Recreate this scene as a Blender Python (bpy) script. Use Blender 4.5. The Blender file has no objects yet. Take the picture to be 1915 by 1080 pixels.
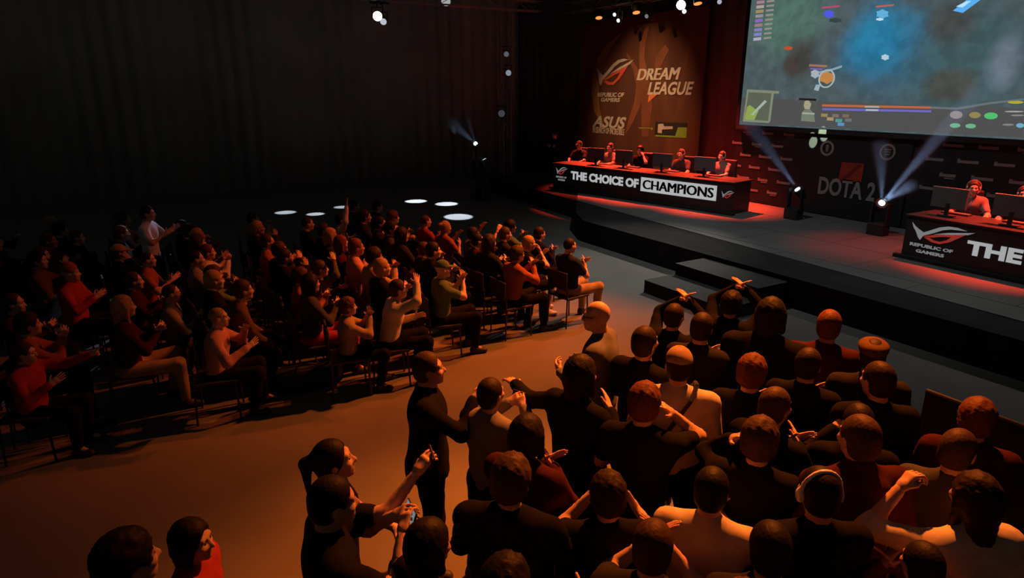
import bpy, bmesh, math, random
import numpy as np
from mathutils import Vector, Matrix

random.seed(11)
SC = bpy.context.scene
COL = SC.collection
PI = math.pi
R = math.radians

# ------------------------------------------------------------------ camera
FPX, PITCH, YAW, CAMH = 1213.0, R(17.0), R(30.8), 3.3
FW = Vector((-math.cos(YAW), math.sin(YAW), 0))
RT = Vector((math.sin(YAW), math.cos(YAW), 0))
CAM = Vector((0, 0, CAMH))
cd = bpy.data.cameras.new('camera')
cam = bpy.data.objects.new('camera', cd); COL.objects.link(cam)
cd.sensor_width = 36; cd.lens = FPX / 1915 * 36
cd.clip_end = 200
look = FW * math.cos(PITCH) + Vector((0, 0, -math.sin(PITCH)))
cam.location = CAM
cam.rotation_euler = look.to_track_quat('-Z', 'Y').to_euler()
SC.camera = cam

# ------------------------------------------------------------------ world + exposure
w = bpy.data.worlds.new('World'); SC.world = w; w.use_nodes = True
w.node_tree.nodes['Background'].inputs[0].default_value = (0.95, 1.0, 0.95, 1)
w.node_tree.nodes['Background'].inputs[1].default_value = 0.012
SC.view_settings.view_transform = 'Standard'
SC.view_settings.look = 'None'
SC.view_settings.gamma = 1
SC.view_settings.exposure = 0.0
SC.view_settings.use_curve_mapping = False

ORANGE = (1.0, 0.185, 0.018)
REDO = (1.0, 0.125, 0.014)
RED = (1.0, 0.05, 0.018)
COOL = (0.72, 0.84, 1.0)


def lamp(name, loc, target, power, color, angle, blend=0.6, radius=0.08, parent=None):
    ld = bpy.data.lights.new(name, 'SPOT')
    ld.energy = power; ld.color = color; ld.spot_size = R(angle); ld.spot_blend = blend
    ld.shadow_soft_size = radius
    o = bpy.data.objects.new(name, ld); COL.objects.link(o)
    o.location = loc
    o.rotation_euler = (Vector(target) - Vector(loc)).to_track_quat('-Z', 'Y').to_euler()
    return o


# audience wash: amber lamps hung over the front of the stage, out of frame above
lamp('audience_wash_light', (-6.6, 9.2, 7.0), (-6.7, 4.1, 0.0), 4700, ORANGE, 46, 1.0, 0.12)
lamp('audience_wash_light', (-8.4, 9.8, 7.0), (-8.7, 4.2, 0.8), 2900, REDO, 42, 1.0, 0.12)
lamp('audience_wash_light', (-4.8, 6.4, 7.2), (-2.9, 3.2, 1.5), 8200, ORANGE, 46, 1.0, 0.12)
lamp('audience_wash_light', (-8.6, 8.8, 7.0), (-7.0, 1.0, 0.6), 900, REDO, 60, 1.0, 0.12)
# white front-of-stage light
lamp('front_floor_light', (-10.6, 12.6, 6.4), (-9.1, 7.7, 0.0), 1300, (1.0, 0.90, 0.78), 40, 1.0, 0.1)
lamp('front_floor_light', (-4.6, 12.6, 6.4), (-3.8, 7.8, 0.0), 230, (1.0, 0.92, 0.84), 54, 1.0, 0.1)
lamp('stage_fill_light', (-8.4, 8.6, 7.6), (-8.6, 11.0, 0.5), 400, (0.95, 1.0, 0.98), 92, 0.9, 0.2)  # unseen fill lamp, added to brighten the deck and back wall
# amber profile light on the backdrop banner
lamp('banner_light', (-15.0, 8.6, 7.2), (-15.9, 14.0, 2.9), 1700, (1.0, 0.54, 0.24), 42, 0.9, 0.05)


# ------------------------------------------------------------------ pixel helpers
def ray(px, py):
    return (look * FPX + RT * (px - 957.5)
            + (FW * math.sin(PITCH) + Vector((0, 0, math.cos(PITCH)))) * (540 - py))


def onz(px, py, z):
    d = ray(px, py); t = (z - CAMH) / d.z
    return CAM + d * t


def ony(px, py, y):
    d = ray(px, py); return CAM + d * (y / d.y)


def onx(px, py, x):
    d = ray(px, py); return CAM + d * (x / d.x)


def onplane(px, py, p, n):
    d = ray(px, py); t = (Vector(p) - CAM).dot(n) / d.dot(n)
    return CAM + d * t


# ------------------------------------------------------------------ materials
MATS = {}


def mat(name, col, rough=0.6, var=0.15, scale=8.0, bump=0.0, metal=0.0, emit=None, estr=1.0, spec=0.4):
    if name in MATS: return MATS[name]
    m = bpy.data.materials.new(name); m.use_nodes = True
    nt = m.node_tree; b = nt.nodes['Principled BSDF']
    b.inputs['Roughness'].default_value = rough
    b.inputs['Metallic'].default_value = metal
    b.inputs['Specular IOR Level'].default_value = spec
    if var > 0:
        tc = nt.nodes.new('ShaderNodeTexCoord')
        nz = nt.nodes.new('ShaderNodeTexNoise'); nz.inputs['Scale'].default_value = scale
        nz.inputs['Detail'].default_value = 3
        nt.links.new(tc.outputs['Object'], nz.inputs['Vector'])
        rp = nt.nodes.new('ShaderNodeValToRGB')
        rp.color_ramp.elements[0].position = 0.3; rp.color_ramp.elements[1].position = 0.7
        rp.color_ramp.elements[0].color = tuple(c * (1 - var) for c in col) + (1,)
        rp.color_ramp.elements[1].color = tuple(min(1, c * (1 + var)) for c in col) + (1,)
        nt.links.new(nz.outputs['Fac'], rp.inputs['Fac'])
        nt.links.new(rp.outputs['Color'], b.inputs['Base Color'])
        if bump:
            bp = nt.nodes.new('ShaderNodeBump'); bp.inputs['Strength'].default_value = bump
            bp.inputs['Distance'].default_value = 0.01
            nt.links.new(nz.outputs['Fac'], bp.inputs['Height'])
            nt.links.new(bp.outputs['Normal'], b.inputs['Normal'])
    else:
        b.inputs['Base Color'].default_value = tuple(col) + (1,)
    if emit:
        b.inputs['Emission Color'].default_value = tuple(emit) + (1,)
        b.inputs['Emission Strength'].default_value = estr
    MATS[name] = m
    return m


def emis(name, col, s):
    return mat(name, (0.02, 0.02, 0.02), 0.4, 0, emit=col, estr=s)


M_FLOOR = mat('concrete_floor', (0.16, 0.152, 0.142), 0.75, 0.16, 0.7, 0.05, spec=0.25)
M_STAGE = mat('stage_deck', (0.13, 0.13, 0.125), 0.6, 0.12, 1.3, 0.04, spec=0.3)
M_BLACK = mat('black_molton', (0.03, 0.03, 0.03), 0.95, 0.2, 3.0, 0.1, spec=0.1)
M_WALL = mat('dark_drape', (0.45, 0.45, 0.41), 0.95, 0.12, 0.6, 0.1, spec=0.05)
M_BACK = mat('back_drape', (0.14, 0.085, 0.08), 0.95, 0.15, 0.6, 0.1, spec=0.05)
M_METAL = mat('black_metal', (0.035, 0.035, 0.038), 0.4, 0.1, 10, metal=0.3)
M_ALU = mat('truss_aluminium', (0.28, 0.28, 0.29), 0.45, 0.1, 10, metal=0.7)
M_PLAST = mat('black_plastic', (0.03, 0.03, 0.032), 0.5, 0.1, 10)
M_GREYP = mat('grey_plastic', (0.12, 0.125, 0.13), 0.5, 0.1, 10)
M_SHINE = mat('monitor_rim', (0.35, 0.35, 0.36), 0.35, 0.1, 10)


# ------------------------------------------------------------------ object helpers
def link(name, me, m=None, parent=None, loc=None):
    o = bpy.data.objects.new(name, me); COL.objects.link(o)
    if m is not None and me is not None and len(me.materials) == 0: me.materials.append(m)
    if parent is not None: o.parent = parent
    if loc is not None: o.location = loc
    return o


def empty(name, loc=(0, 0, 0), rz=0.0):
    o = bpy.data.objects.new(name, None); COL.objects.link(o)
    o.location = loc; o.rotation_euler = (0, 0, rz); o.empty_display_size = 0.1
    return o


def tag(o, label, cat=None, group=None, kind=None):
    if label: o['label'] = label
    if cat: o['category'] = cat
    if group: o['group'] = group
    if kind: o['kind'] = kind
    return o


def bm_mesh(bm, name, smooth=False):
    me = bpy.data.meshes.new(name)
    bmesh.ops.recalc_face_normals(bm, faces=bm.faces[:])
    bm.to_mesh(me); bm.free()
    if smooth:
        for p in me.polygons: p.use_smooth = True
    return me


def bbox(bm, c, s, M=None, bev=0.0):
    r = bmesh.ops.create_cube(bm, size=1.0)
    vs = r['verts']
    for v in vs:
        v.co = Vector((v.co.x * s[0] + c[0], v.co.y * s[1] + c[1], v.co.z * s[2] + c[2]))
        if M is not None: v.co = M @ v.co
    if bev:
        es = list({e for v in vs for e in v.link_edges})
        bmesh.ops.bevel(bm, geom=es, offset=bev, segments=2, affect='EDGES', profile=0.5)


def box(name, c, s, m, parent=None, bev=0.0, M=None):
    bm = bmesh.new(); bbox(bm, c, s, M, bev)
    return link(name, bm_mesh(bm, name), m, parent)


def btube(bm, a, b, ra, rb=None, seg=8):
    a = Vector(a); b = Vector(b); rb = ra if rb is None else rb
    d = (b - a)
    q = d.to_track_quat('Z', 'Y').to_matrix().to_4x4()
    M = Matrix.Translation((a + b) / 2) @ q
    bmesh.ops.create_cone(bm, cap_ends=True, segments=seg, radius1=ra, radius2=rb, depth=d.length, matrix=M)


def tube(name, a, b, ra, m, parent=None, rb=None, seg=10):
    bm = bmesh.new(); btube(bm, a, b, ra, rb, seg)
    return link(name, bm_mesh(bm, name), m, parent)


def poly(name, pts, frame, th, m, parent=None):
    """flat outline (u,v) put on a plane frame=(origin,u,v,n) and given thickness th along n"""
    o, u, v, n = frame
    bm = bmesh.new()
    vs = [bm.verts.new(o + u * p[0] + v * p[1] + n * th) for p in pts]
    f = bm.faces.new(vs)
    r = bmesh.ops.extrude_face_region(bm, geom=[f])
    for e in r['geom']:
        if isinstance(e, bmesh.types.BMVert): e.co -= n * th
    bmesh.ops.triangulate(bm, faces=[f for f in bm.faces if len(f.verts) > 4])
    return link(name, bm_mesh(bm, name), m, parent)


DG = None


def text_mesh(s, bold=0.015, shear=0.0, space=1.0):
    cu = bpy.data.curves.new('lettering', 'FONT'); cu.body = s
    cu.offset = bold; cu.shear = shear; cu.extrude = 0.02; cu.space_character = space
    cu.resolution_u = 3
    o = bpy.data.objects.new('tmp_text', cu); COL.objects.link(o)
    dg = bpy.context.evaluated_depsgraph_get()
    me = bpy.data.meshes.new_from_object(o.evaluated_get(dg))
    bpy.data.objects.remove(o); bpy.data.curves.remove(cu)
    return me


def text(name, s, frame, u0, v0, wid, hei, m, parent=None, th=0.01, bold=0.015, shear=0.0, space=1.0):
    """lettering whose ink box fills (u0,v0)-(u0+wid,v0+hei) on the plane frame"""
    o, u, v, n = frame
    me = text_mesh(s, bold, shear, space)
    k = len(me.vertices); co = np.empty(k * 3); me.vertices.foreach_get('co', co); co = co.reshape(-1, 3)
    lo, hi = co.min(0), co.max(0)
    a = (co - lo) / np.maximum(hi - lo, 1e-6)
    ov = np.array(o)[None] + np.outer(u0 + a[:, 0] * wid, np.array(u)) + np.outer(v0 + a[:, 1] * hei, np.array(v)) \
        + np.outer(a[:, 2] * th, np.array(n))
    me.vertices.foreach_set('co', ov.ravel()); me.update()
    me.materials.clear()
    return link(name, me, m, parent)


# ------------------------------------------------------------------ structure
box('floor', (-10, 2, -0.05), (40, 32, 0.1), M_FLOOR)['kind'] = 'structure'
STZ = 0.5
# left wall and back wall: black drapes with folds
def drape(name, a, b, h, m, z0=0.0, fold=0.09, pitch=0.5):
    a = Vector(a); b = Vector(b); L = (b - a).length; u = (b - a) / L; n = Vector((-u.y, u.x, 0))
    k = int(L / pitch * 8); bm = bmesh.new(); prev = None
    for i in range(k + 1):
        s = L * i / k
        p = a + u * s + n * (fold * math.sin(2 * PI * s / pitch) * (0.6 + 0.4 * math.sin(s * 1.7)))
        x = bm.verts.new((p.x, p.y, z0)); y = bm.verts.new((p.x, p.y, z0 + h))
        if prev: bm.faces.new((prev[0], x, y, prev[1]))
        prev = (x, y)
    me = bm_mesh(bm, name, True)
    o = link(name, me, m); o['kind'] = 'structure'
    sm = o.modifiers.new('thick', 'SOLIDIFY'); sm.thickness = 0.03
    return o


drape('wall_left', (-24, -12, 0), (-24, 14.6, 0), 9.5, M_WALL)
drape('wall_back', (-24, 14.6, 0), (5, 14.6, 0), 9.5, M_BACK, fold=0.06)

# stage platform with chamfered front-left corner
bm = bmesh.new()
outl = [(-19.5, 14.3), (-19.5, 10.7), (-13.9, 10.3), (-12.6, 9.3), (-11.6, 8.8), (4, 8.8), (4, 14.3)]
vb = [bm.verts.new((x, y, 0)) for x, y in outl]; vt = [bm.verts.new((x, y, STZ - 0.012)) for x, y in outl]
for i in range(len(outl)):
    j = (i + 1) % len(outl); bm.faces.new((vb[i], vb[j], vt[j], vt[i]))
bm.faces.new(vt); bm.faces.new(vb[::-1])
stage = link('stage_platform', bm_mesh(bm, 'stage_platform'), M_BLACK)
tag(stage, 'long low black stage platform with a cut corner along the hall', 'stage')
# deck sheets laid on it, each 2.44 x 1.22 m with fine joints (clipped to the outline on the left)
def inside(x, y):
    c = False; n = len(outl)
    for i in range(n):
        x1, y1 = outl[i]; x2, y2 = outl[(i + 1) % n]
        if (y1 > y) != (y2 > y) and x < (x2 - x1) * (y - y1) / (y2 - y1) + x1: c = not c
    return c
def clip_poly(pts):
    out = pts
    # clip by the front-left edges of the stage outline
    edges = [((-19.5, 10.7), (-13.9, 10.3)), ((-13.9, 10.3), (-12.6, 9.3)), ((-12.6, 9.3), (-11.6, 8.8))]
    for (ax, ay), (bx_, by_) in edges:
        res = []
        sd = lambda p: (bx_ - ax) * (p[1] - ay) - (by_ - ay) * (p[0] - ax)
        for i in range(len(out)):
            p, q = out[i], out[(i + 1) % len(out)]
            a, b = sd(p), sd(q)
            if a >= 0: res.append(p)
            if (a >= 0) != (b >= 0):
                t = a / (a - b); res.append((p[0] + (q[0] - p[0]) * t, p[1] + (q[1] - p[1]) * t))
        out = res
        if len(out) < 3: return []
    return out
FZ = (Vector((0, 0, STZ - 0.012)), Vector((1, 0, 0)), Vector((0, 1, 0)), Vector((0, 0, 1)))
yy = 8.81; row = 0
while yy < 14.2:
    y1 = min(yy + 1.36, 14.28)
    xx = -19.48 - (1.2 if row % 2 else 0)
    while xx < 3.9:
        x0 = max(xx, -19.48); x1 = min(xx + 2.42, 3.98)
        pp = clip_poly([(x0, yy), (x1, yy), (x1, y1 - 0.008), (x0, y1 - 0.008)])
        if len(pp) >= 3 and x1 - x0 > 0.1: poly('deck_sheet', pp, FZ, 0.012, M_STAGE, stage)
        xx += 2.43
    yy += 1.37; row += 1

# steps in front of the stage
st = empty('stage_steps', (-7.1, 8.1, 0))
tag(st, 'black two-step stage stairs at the end of the aisle', 'steps')
M_STEP = mat('step_tread', (0.03, 0.03, 0.03), 0.7, 0.15, 6)
for k in range(2):
    box('step', (0, 0.34 - 0.34 * k, 0.2 - 0.1 * k), (1.75, 0.68, 0.4 - 0.2 * k), M_BLACK, st) if k == 0 else \
        box('step', (0, -0.36, 0.1), (1.75, 0.7, 0.2), M_BLACK, st)
    box('tread', (0, 0.34 if k == 0 else -0.36, 0.405 if k == 0 else 0.205), (1.77, 0.7, 0.012), M_STEP, st)

# black-draped front barrier before the right-hand crowd
bar = empty('crowd_barrier', (0, 5.25, 0))
tag(bar, 'low black cloth-covered barrier between standing crowd and stage', 'barrier')
for k in range(4):
    box('barrier_panel', (-1.55 + 1.62 * k, 0, 0.52), (1.6, 0.05, 0.96), M_BLACK, bar, 0.01)
    for s in (-0.7, 0.7):
        box('foot', (-1.55 + 1.62 * k + s, 0.0, 0.02), (0.06, 0.5, 0.04), M_METAL, bar)
tube('top_rail', (-2.35, 0, 1.01), (4.1, 0, 1.01), 0.022, M_METAL, bar)

# ------------------------------------------------------------------ backdrop banner
BY = 14.28
def fr_back(x, z, y=BY):   # plane facing the audience; u = +X, v = +Z, n = -Y
    return (Vector((x, y, z)), Vector((1, 0, 0)), Vector((0, 0, 1)), Vector((0, -1, 0)))


def panel_mat(name, c0, c1, c2, scale, seed):
    m = bpy.data.materials.new(name); m.use_nodes = True; nt = m.node_tree
    b = nt.nodes['Principled BSDF']; b.inputs['Roughness'].default_value = 0.8
    b.inputs['Specular IOR Level'].default_value = 0.15
    tc = nt.nodes.new('ShaderNodeTexCoord'); mp = nt.nodes.new('ShaderNodeMapping')
    mp.inputs['Location'].default_value = (seed, seed * 0.7, 0); mp.inputs['Scale'].default_value = (1.0, 1, 0.35)
    nz = nt.nodes.new('ShaderNodeTexNoise'); nz.inputs['Scale'].default_value = scale; nz.inputs['Detail'].default_value = 5
    nz.inputs['Distortion'].default_value = 1.2
    rp = nt.nodes.new('ShaderNodeValToRGB'); e = rp.color_ramp.elements
    e[0].position = 0.34; e[0].color = c0 + (1,); e[1].position = 0.75; e[1].color = c2 + (1,)
    x = rp.color_ramp.elements.new(0.55); x.color = c1 + (1,)
    nt.links.new(tc.outputs['Object'], mp.inputs['Vector']); nt.links.new(mp.outputs[0], nz.inputs['Vector'])
    nt.links.new(nz.outputs['Fac'], rp.inputs['Fac']); nt.links.new(rp.outputs[0], b.inputs['Base Color'])
    return m


M_BANNER = panel_mat('banner_print', (0.08, 0.035, 0.03), (0.11, 0.048, 0.032), (0.17, 0.075, 0.03), 0.55, 3.1)
M_AMBER = mat('amber_print', (0.26, 0.145, 0.045), 0.7, 0.2, 1.5)
M_RUST = mat('rust_print', (0.19, 0.07, 0.032), 0.7, 0.25, 1.5)
M_WHITEP = mat('white_print', (0.55, 0.52, 0.48), 0.6, 0.05, 5)
M_SILVER = mat('silver_print', (0.5, 0.5, 0.5), 0.5, 0.1, 5)
M_REDP = mat('red_print', (0.62, 0.1, 0.06), 0.6, 0.1, 5)
M_ORGP = mat('orange_print', (0.75, 0.22, 0.05), 0.6, 0.1, 5)
M_GREENP = mat('green_print', (0.22, 0.40, 0.05), 0.6, 0.1, 5)
M_DARKP = mat('dark_print', (0.02, 0.02, 0.02), 0.7, 0.1, 5)

ban = empty('backdrop_banner', (0, 0, 0))
tag(ban, 'tall dark orange printed backdrop banner with league logos behind left player table', 'banner')
b0 = ony(1082, 150, BY).x; b1 = ony(1316, 150, BY).x
ban_root = ban
ban = box('banner_cloth', ((b0 + b1) / 2, BY + 0.02, 3.02), (b1 - b0, 0.03, 4.96), M_BANNER, ban)


def pxframe(plane_y, pts):
    return [(ony(x, y, plane_y).x, ony(x, y, plane_y).z) for x, y in pts]


F0 = fr_back(0, 0, BY)
# big amber swirl strokes
def stroke(name, ctr, wids, m, th=0.006, yy=BY):
    L, Rr = [], []
    P = pxframe(yy, ctr)
    for i, p in enumerate(P):
        a = Vector(P[max(i - 1, 0)]); b = Vector(P[min(i + 1, len(P) - 1)])
        t = (b - a).normalized(); n = Vector((-t.y, t.x)) * wids[i]
        L.append((p[0] + n.x, p[1] + n.y)); Rr.append((p[0] - n.x, p[1] - n.y))
    stroke.n = getattr(stroke, 'n', 0) + 1
    return poly(name, L + Rr[::-1], fr_back(0, 0, yy), 0.003 + 0.001 * stroke.n, m, ban)


stroke('swirl', [(1162, 62), (1140, 85), (1124, 112), (1116, 140), (1113, 170), (1116, 205), (1128, 235)],
       [0.02, 0.10, 0.2, 0.22, 0.2, 0.15, 0.02], M_AMBER)
stroke('swirl', [(1172, 100), (1188, 128), (1196, 160), (1192, 195), (1180, 225), (1170, 250)],
       [0.02, 0.10, 0.15, 0.16, 0.12, 0.02], M_RUST)
stroke('swirl', [(1212, 50), (1202, 80), (1200, 110), (1206, 150), (1210, 200), (1206, 255)],
       [0.05, 0.14, 0.12, 0.2, 0.25, 0.15], M_RUST)
stroke('swirl', [(1248, 88), (1234, 110), (1222, 150)], [0.12, 0.18, 0.02], M_RUST)


def emblem(parent, P, th, frame, pref=''):
    """eye emblem: P maps unit coordinates (0..1, 0..1 up) to (u,v) on the frame"""
    silver = [(0.0, 0.86), (0.04, 0.62), (0.10, 0.42), (0.16, 0.14), (0.21, 0.02), (0.24, 0.26), (0.36, 0.44), (0.52, 0.74),
              (0.64, 0.86), (0.88, 0.92), (0.72, 1.0), (0.58, 0.98), (0.46, 0.86), (0.30, 0.56), (0.23, 0.44), (0.14, 0.56), (0.07, 0.68)]
    bar_ = [(0.40, 0.44), (0.62, 0.66), (1.0, 0.90), (0.92, 0.74), (0.66, 0.58)]
    red = [(0.24, 0.24), (0.40, 0.40), (0.60, 0.54), (0.88, 0.70), (0.80, 0.46), (0.70, 0.2), (0.56, 0.0), (0.42, 0.02), (0.26, 0.2),
           (0.36, 0.22), (0.44, 0.13), (0.55, 0.12), (0.64, 0.26), (0.70, 0.48), (0.58, 0.42), (0.50, 0.36), (0.42, 0.28), (0.32, 0.24)]
    poly('emblem_wing', [P(*p) for p in silver], frame, th, M_SIL[0], parent)
    poly('emblem_bar', [P(*p) for p in bar_], frame, th, M_SIL[0], parent)
    poly('emblem_eye', [P(*p) for p in red], frame, th, M_SIL[1], parent)


M_SIL = [M_SILVER, M_REDP]


def quadmap(c):   # bilinear map from unit square with corners bl, br, tr, tl
    bl, br, tr, tl = [Vector(p) for p in c]
    def f(u, v):
        p = (bl * (1 - u) + br * u) * (1 - v) + (tl * (1 - u) + tr * u) * v
        return (p.x, p.y)
    return f


def px_text(name, s, c0, c1, yy, m, parent, th=0.012, **k):
    """text between pixel corners: c0 lower-left, c1 upper-right on plane y"""
    a = ony(*c0, yy); b = ony(*c1, yy)
    return text(name, s, fr_back(0, 0, yy), a.x, a.z, b.x - a.x, b.z - a.z, m, parent, th, **k)


emblem(ban, quadmap(pxframe(BY - 0.01, [(1110, 162), (1178, 156), (1186, 106), (1118, 118)])), 0.01, fr_back(0, 0, BY - 0.008))
def band_text(name, s, c0, c1, **k): return px_text(name, s, c0, c1, BY - 0.008, k.pop('m', M_WHITEP), ban, **k)
band_text('lettering', 'REPUBLIC OF', (1117, 181), (1168, 173), shear=0.2, bold=0.03)
band_text('lettering', 'GAMERS', (1124, 190), (1160, 183), shear=0.2, bold=0.03)
band_text('lettering', 'ASUS', (1108, 237), (1172, 219), shear=0.3, bold=0.03)
band_text('lettering', 'IN SEARCH OF INCREDIBLE', (1109, 248), (1168, 241), bold=0.02)
for dx_ in (-1.1, 0, 1.1): band_text('lettering', 'DREAM', (1192 + dx_, 150), (1273 + dx_, 126 - abs(dx_) * 0.4), shear=0.25, bold=0.0, th=0.012 + 0.001 * dx_)
band_text('lettering', 'LEAGUE', (1211, 177), (1299, 152), shear=0.25, bold=0.03)
poly('lettering_point', pxframe(BY - 0.008, [(1214, 176), (1230, 176), (1212, 192)]), fr_back(0, 0, BY - 0.008), 0.01, M_ORGP, ban)
poly('logo_plate', pxframe(BY - 0.004, [(1224, 252), (1284, 256), (1285, 230), (1226, 228)]), fr_back(0, 0, BY - 0.004), 0.005, M_DARKP, ban)
poly('logo_green', pxframe(BY - 0.01, [(1262, 257), (1284, 258), (1285, 238), (1268, 238)]), fr_back(0, 0, BY - 0.01), 0.005, M_GREENP, ban)
poly('logo_line', pxframe(BY - 0.01, [(1226, 255), (1262, 257), (1262, 254), (1226, 252)]), fr_back(0, 0, BY - 0.01), 0.005, M_GREENP, ban)
poly('logo_line', pxframe(BY - 0.01, [(1194, 238), (1222, 239), (1220, 243), (1216, 240), (1195, 240)]), fr_back(0, 0, BY - 0.01), 0.005, M_GREENP, ban)
poly('logo_mark', pxframe(BY - 0.01, [(1230, 248), (1238, 249), (1238, 242), (1258, 241), (1258, 236), (1242, 236), (1240, 231), (1231, 232)]),
     fr_back(0, 0, BY - 0.01), 0.005, M_SILVER, ban)

# ------------------------------------------------------------------ sponsor wall and title wall under the screen
SY = 14.05
M_SPW = mat('sponsor_wall_black', (0.016, 0.017, 0.02), 0.7, 0.1, 4, spec=0.2)
M_SPT = mat('sponsor_print', (0.2, 0.2, 0.21), 0.7, 0.25, 8, spec=0.2)
sp = empty('sponsor_wall', (0, 0, 0))
tag(sp, 'black press wall with rows of small pale sponsor marks below projection screen', 'sponsor wall')
tw = empty('title_wall', (0, 0, 0))
tag(tw, 'black centre stage panel with red square emblem and DOTA 2 lettering', 'stage panel')
x_t0 = ony(1506, 330, SY).x; x_t1 = ony(1700, 330, SY).x
box('wall_panel', ((-12.1 + x_t0) / 2, SY + 0.03, 1.57), (x_t0 + 12.1 - 0.02, 0.05, 2.1), M_SPW, sp)
box('wall_panel', ((x_t1 + 2.0) / 2, SY + 0.03, 1.57), (2.0 - x_t1 - 0.02, 0.05, 2.1), M_SPW, sp)
box('wall_panel', ((x_t0 + x_t1) / 2, SY, 1.57), (x_t1 - x_t0, 0.08, 2.1), M_SPW, tw)
rr = random.Random(4)
mk = []
for i in range(3):
    bm = bmesh.new(); wd = (0.34, 0.26, 0.30)[i]
    bbox(bm, (0, 0, 0), (wd, 0.006, 0.055)); bbox(bm, (-wd * 0.55, 0, 0.01), (0.05, 0.006, 0.08))
    if i == 1: bbox(bm, (0.02, 0, -0.055), (wd * 0.7, 0.006, 0.02))
    mk.append(bm_mesh(bm, 'sponsor_mark'))
for zi in range(6):
    z = 0.82 + 0.29 * zi
    x = -11.95 + (0.3 if zi % 2 else 0)
    while x < 1.6:
        if not (x_t0 - 0.25 < x < x_t1 + 0.25):
            o = link('sponsor_mark', mk[(zi + int(x * 3)) % 3], M_SPT, sp, (x, SY, z))
        x += 0.62
M_RED_SQ = mat('red_emblem', (0.30, 0.03, 0.015), 0.6, 0.2, 6)
yt = SY - 0.045
poly('emblem_square', pxframe(yt, [(1568, 336), (1611, 341), (1617, 306), (1575, 303)]), fr_back(0, 0, yt), 0.012, M_RED_SQ, tw)
poly('emblem_slash', pxframe(yt - 0.012, [(1574, 334), (1580, 335), (1612, 310), (1606, 307)]), fr_back(0, 0, yt - 0.012), 0.006,
     mat('emblem_dark', (0.12, 0.015, 0.01), 0.7, 0.1, 6), tw)
M_GREYL = mat('grey_letter', (0.24, 0.235, 0.23), 0.6, 0.08, 6)
px_text('lettering', 'DOTA 2', (1529, 362), (1640, 342), yt, M_GREYL, tw, bold=0.03)


def ring(name, cpx, r0, r1, yy, m, parent, n=28):
    c = ony(*cpx, yy); bm = bmesh.new()
    vs = []
    for k in range(n):
        a = 2 * PI * k / n
        for rr_, dy in ((r0, 0), (r1, 0), (r1, -0.01), (r0, -0.01)):
            vs.append(bm.verts.new((c.x + rr_ * math.cos(a), yy + dy, c.z + rr_ * math.sin(a))))
    for k in range(n):
        for q in range(4):
            a = vs[k * 4 + q]; b = vs[k * 4 + (q + 1) % 4]
            c2 = vs[((k + 1) % n) * 4 + (q + 1) % 4]; d = vs[((k + 1) % n) * 4 + q]
            bm.faces.new((a, b, c2, d))
    return link(name, bm_mesh(bm, name), m, parent)


ring('round_badge', (1547, 277), 0.12, 0.17, yt, M_GREYL, tw)
ring('round_badge', (1660, 284), 0.13, 0.17, yt, M_GREYL, tw)
cc = ony(1660, 284, yt)
for k in range(3):
    box('badge_bar', (cc.x, yt - 0.005, cc.z + 0.05 - 0.05 * k), (0.15 - 0.02 * k, 0.01, 0.025), M_GREYL, tw)
cc = ony(1547, 277, yt)
poly('badge_mark', [(cc.x - 0.03, cc.z - 0.08), (cc.x + 0.03, cc.z - 0.08), (cc.x + 0.05, cc.z), (cc.x + 0.03, cc.z + 0.08), (cc.x - 0.03, cc.z + 0.08)],
     fr_back(0, 0, yt), 0.01, M_SPT, tw)

# ------------------------------------------------------------------ projection screen
PY = 13.9
SX0, SX1, SZ0, SZ1 = -11.85, -5.0, 2.46, 6.32
scr = empty('projection_screen', (0, 0, 0))
tag(scr, 'huge projection screen showing a strategy video game above the stage', 'projection screen')
m = bpy.data.materials.new('game_picture'); m.use_nodes = True; nt = m.node_tree
for n in list(nt.nodes): nt.nodes.remove(n)
N = nt.nodes.new; LK = nt.links.new
out = N('ShaderNodeOutputMaterial'); em = N('ShaderNodeEmission'); LK(em.outputs[0], out.inputs[0])
tc = N('ShaderNodeTexCoord'); sx = N('ShaderNodeSeparateXYZ'); LK(tc.outputs['Object'], sx.inputs[0])
def math_(op, a, b=None):
    n = N('ShaderNodeMath'); n.operation = op
    for i, x in enumerate((a, b)):
        if x is None: continue
        if isinstance(x, (int, float)): n.inputs[i].default_value = x
        else: LK(x, n.inputs[i])
    return n.outputs[0]
nz = N('ShaderNodeTexNoise'); nz.inputs['Scale'].default_value = 0.9; nz.inputs['Detail'].default_value = 6
LK(tc.outputs['Object'], nz.inputs['Vector'])
nz2 = N('ShaderNodeTexNoise'); nz2.inputs['Scale'].default_value = 4.5; nz2.inputs['Detail'].default_value = 5
LK(tc.outputs['Object'], nz2.inputs['Vector'])
def blob(px, py, rx, rz, soft=0.6):
    c = ony(px, py, PY)
    dx = math_('DIVIDE', math_('SUBTRACT', sx.outputs[0], c.x), rx)
    dz = math_('DIVIDE', math_('SUBTRACT', sx.outputs[2], c.z), rz)
    d = math_('SQRT', math_('ADD', math_('MULTIPLY', dx, dx), math_('MULTIPLY', dz, dz)))
    d = math_('ADD', d, math_('MULTIPLY', math_('SUBTRACT', nz.outputs['Fac'], 0.5), 0.9))
    mr = N('ShaderNodeMapRange'); mr.inputs['From Min'].default_value = 1.0; mr.inputs['From Max'].default_value = 1.0 - soft
    LK(d, mr.inputs['Value']); return mr.outputs[0]
cur = None
def lay(fac, col):
    global cur
    mx = N('ShaderNodeMixRGB'); mx.inputs['Color2'].default_value = col + (1,)
    if isinstance(fac, (int, float)): mx.inputs['Fac'].default_value = fac
    else: LK(fac, mx.inputs['Fac'])
    if cur is None: mx.inputs['Color1'].default_value = (0.058, 0.082, 0.09, 1)
    else: LK(cur, mx.inputs['Color1'])
    cur = mx.outputs[0]
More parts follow.
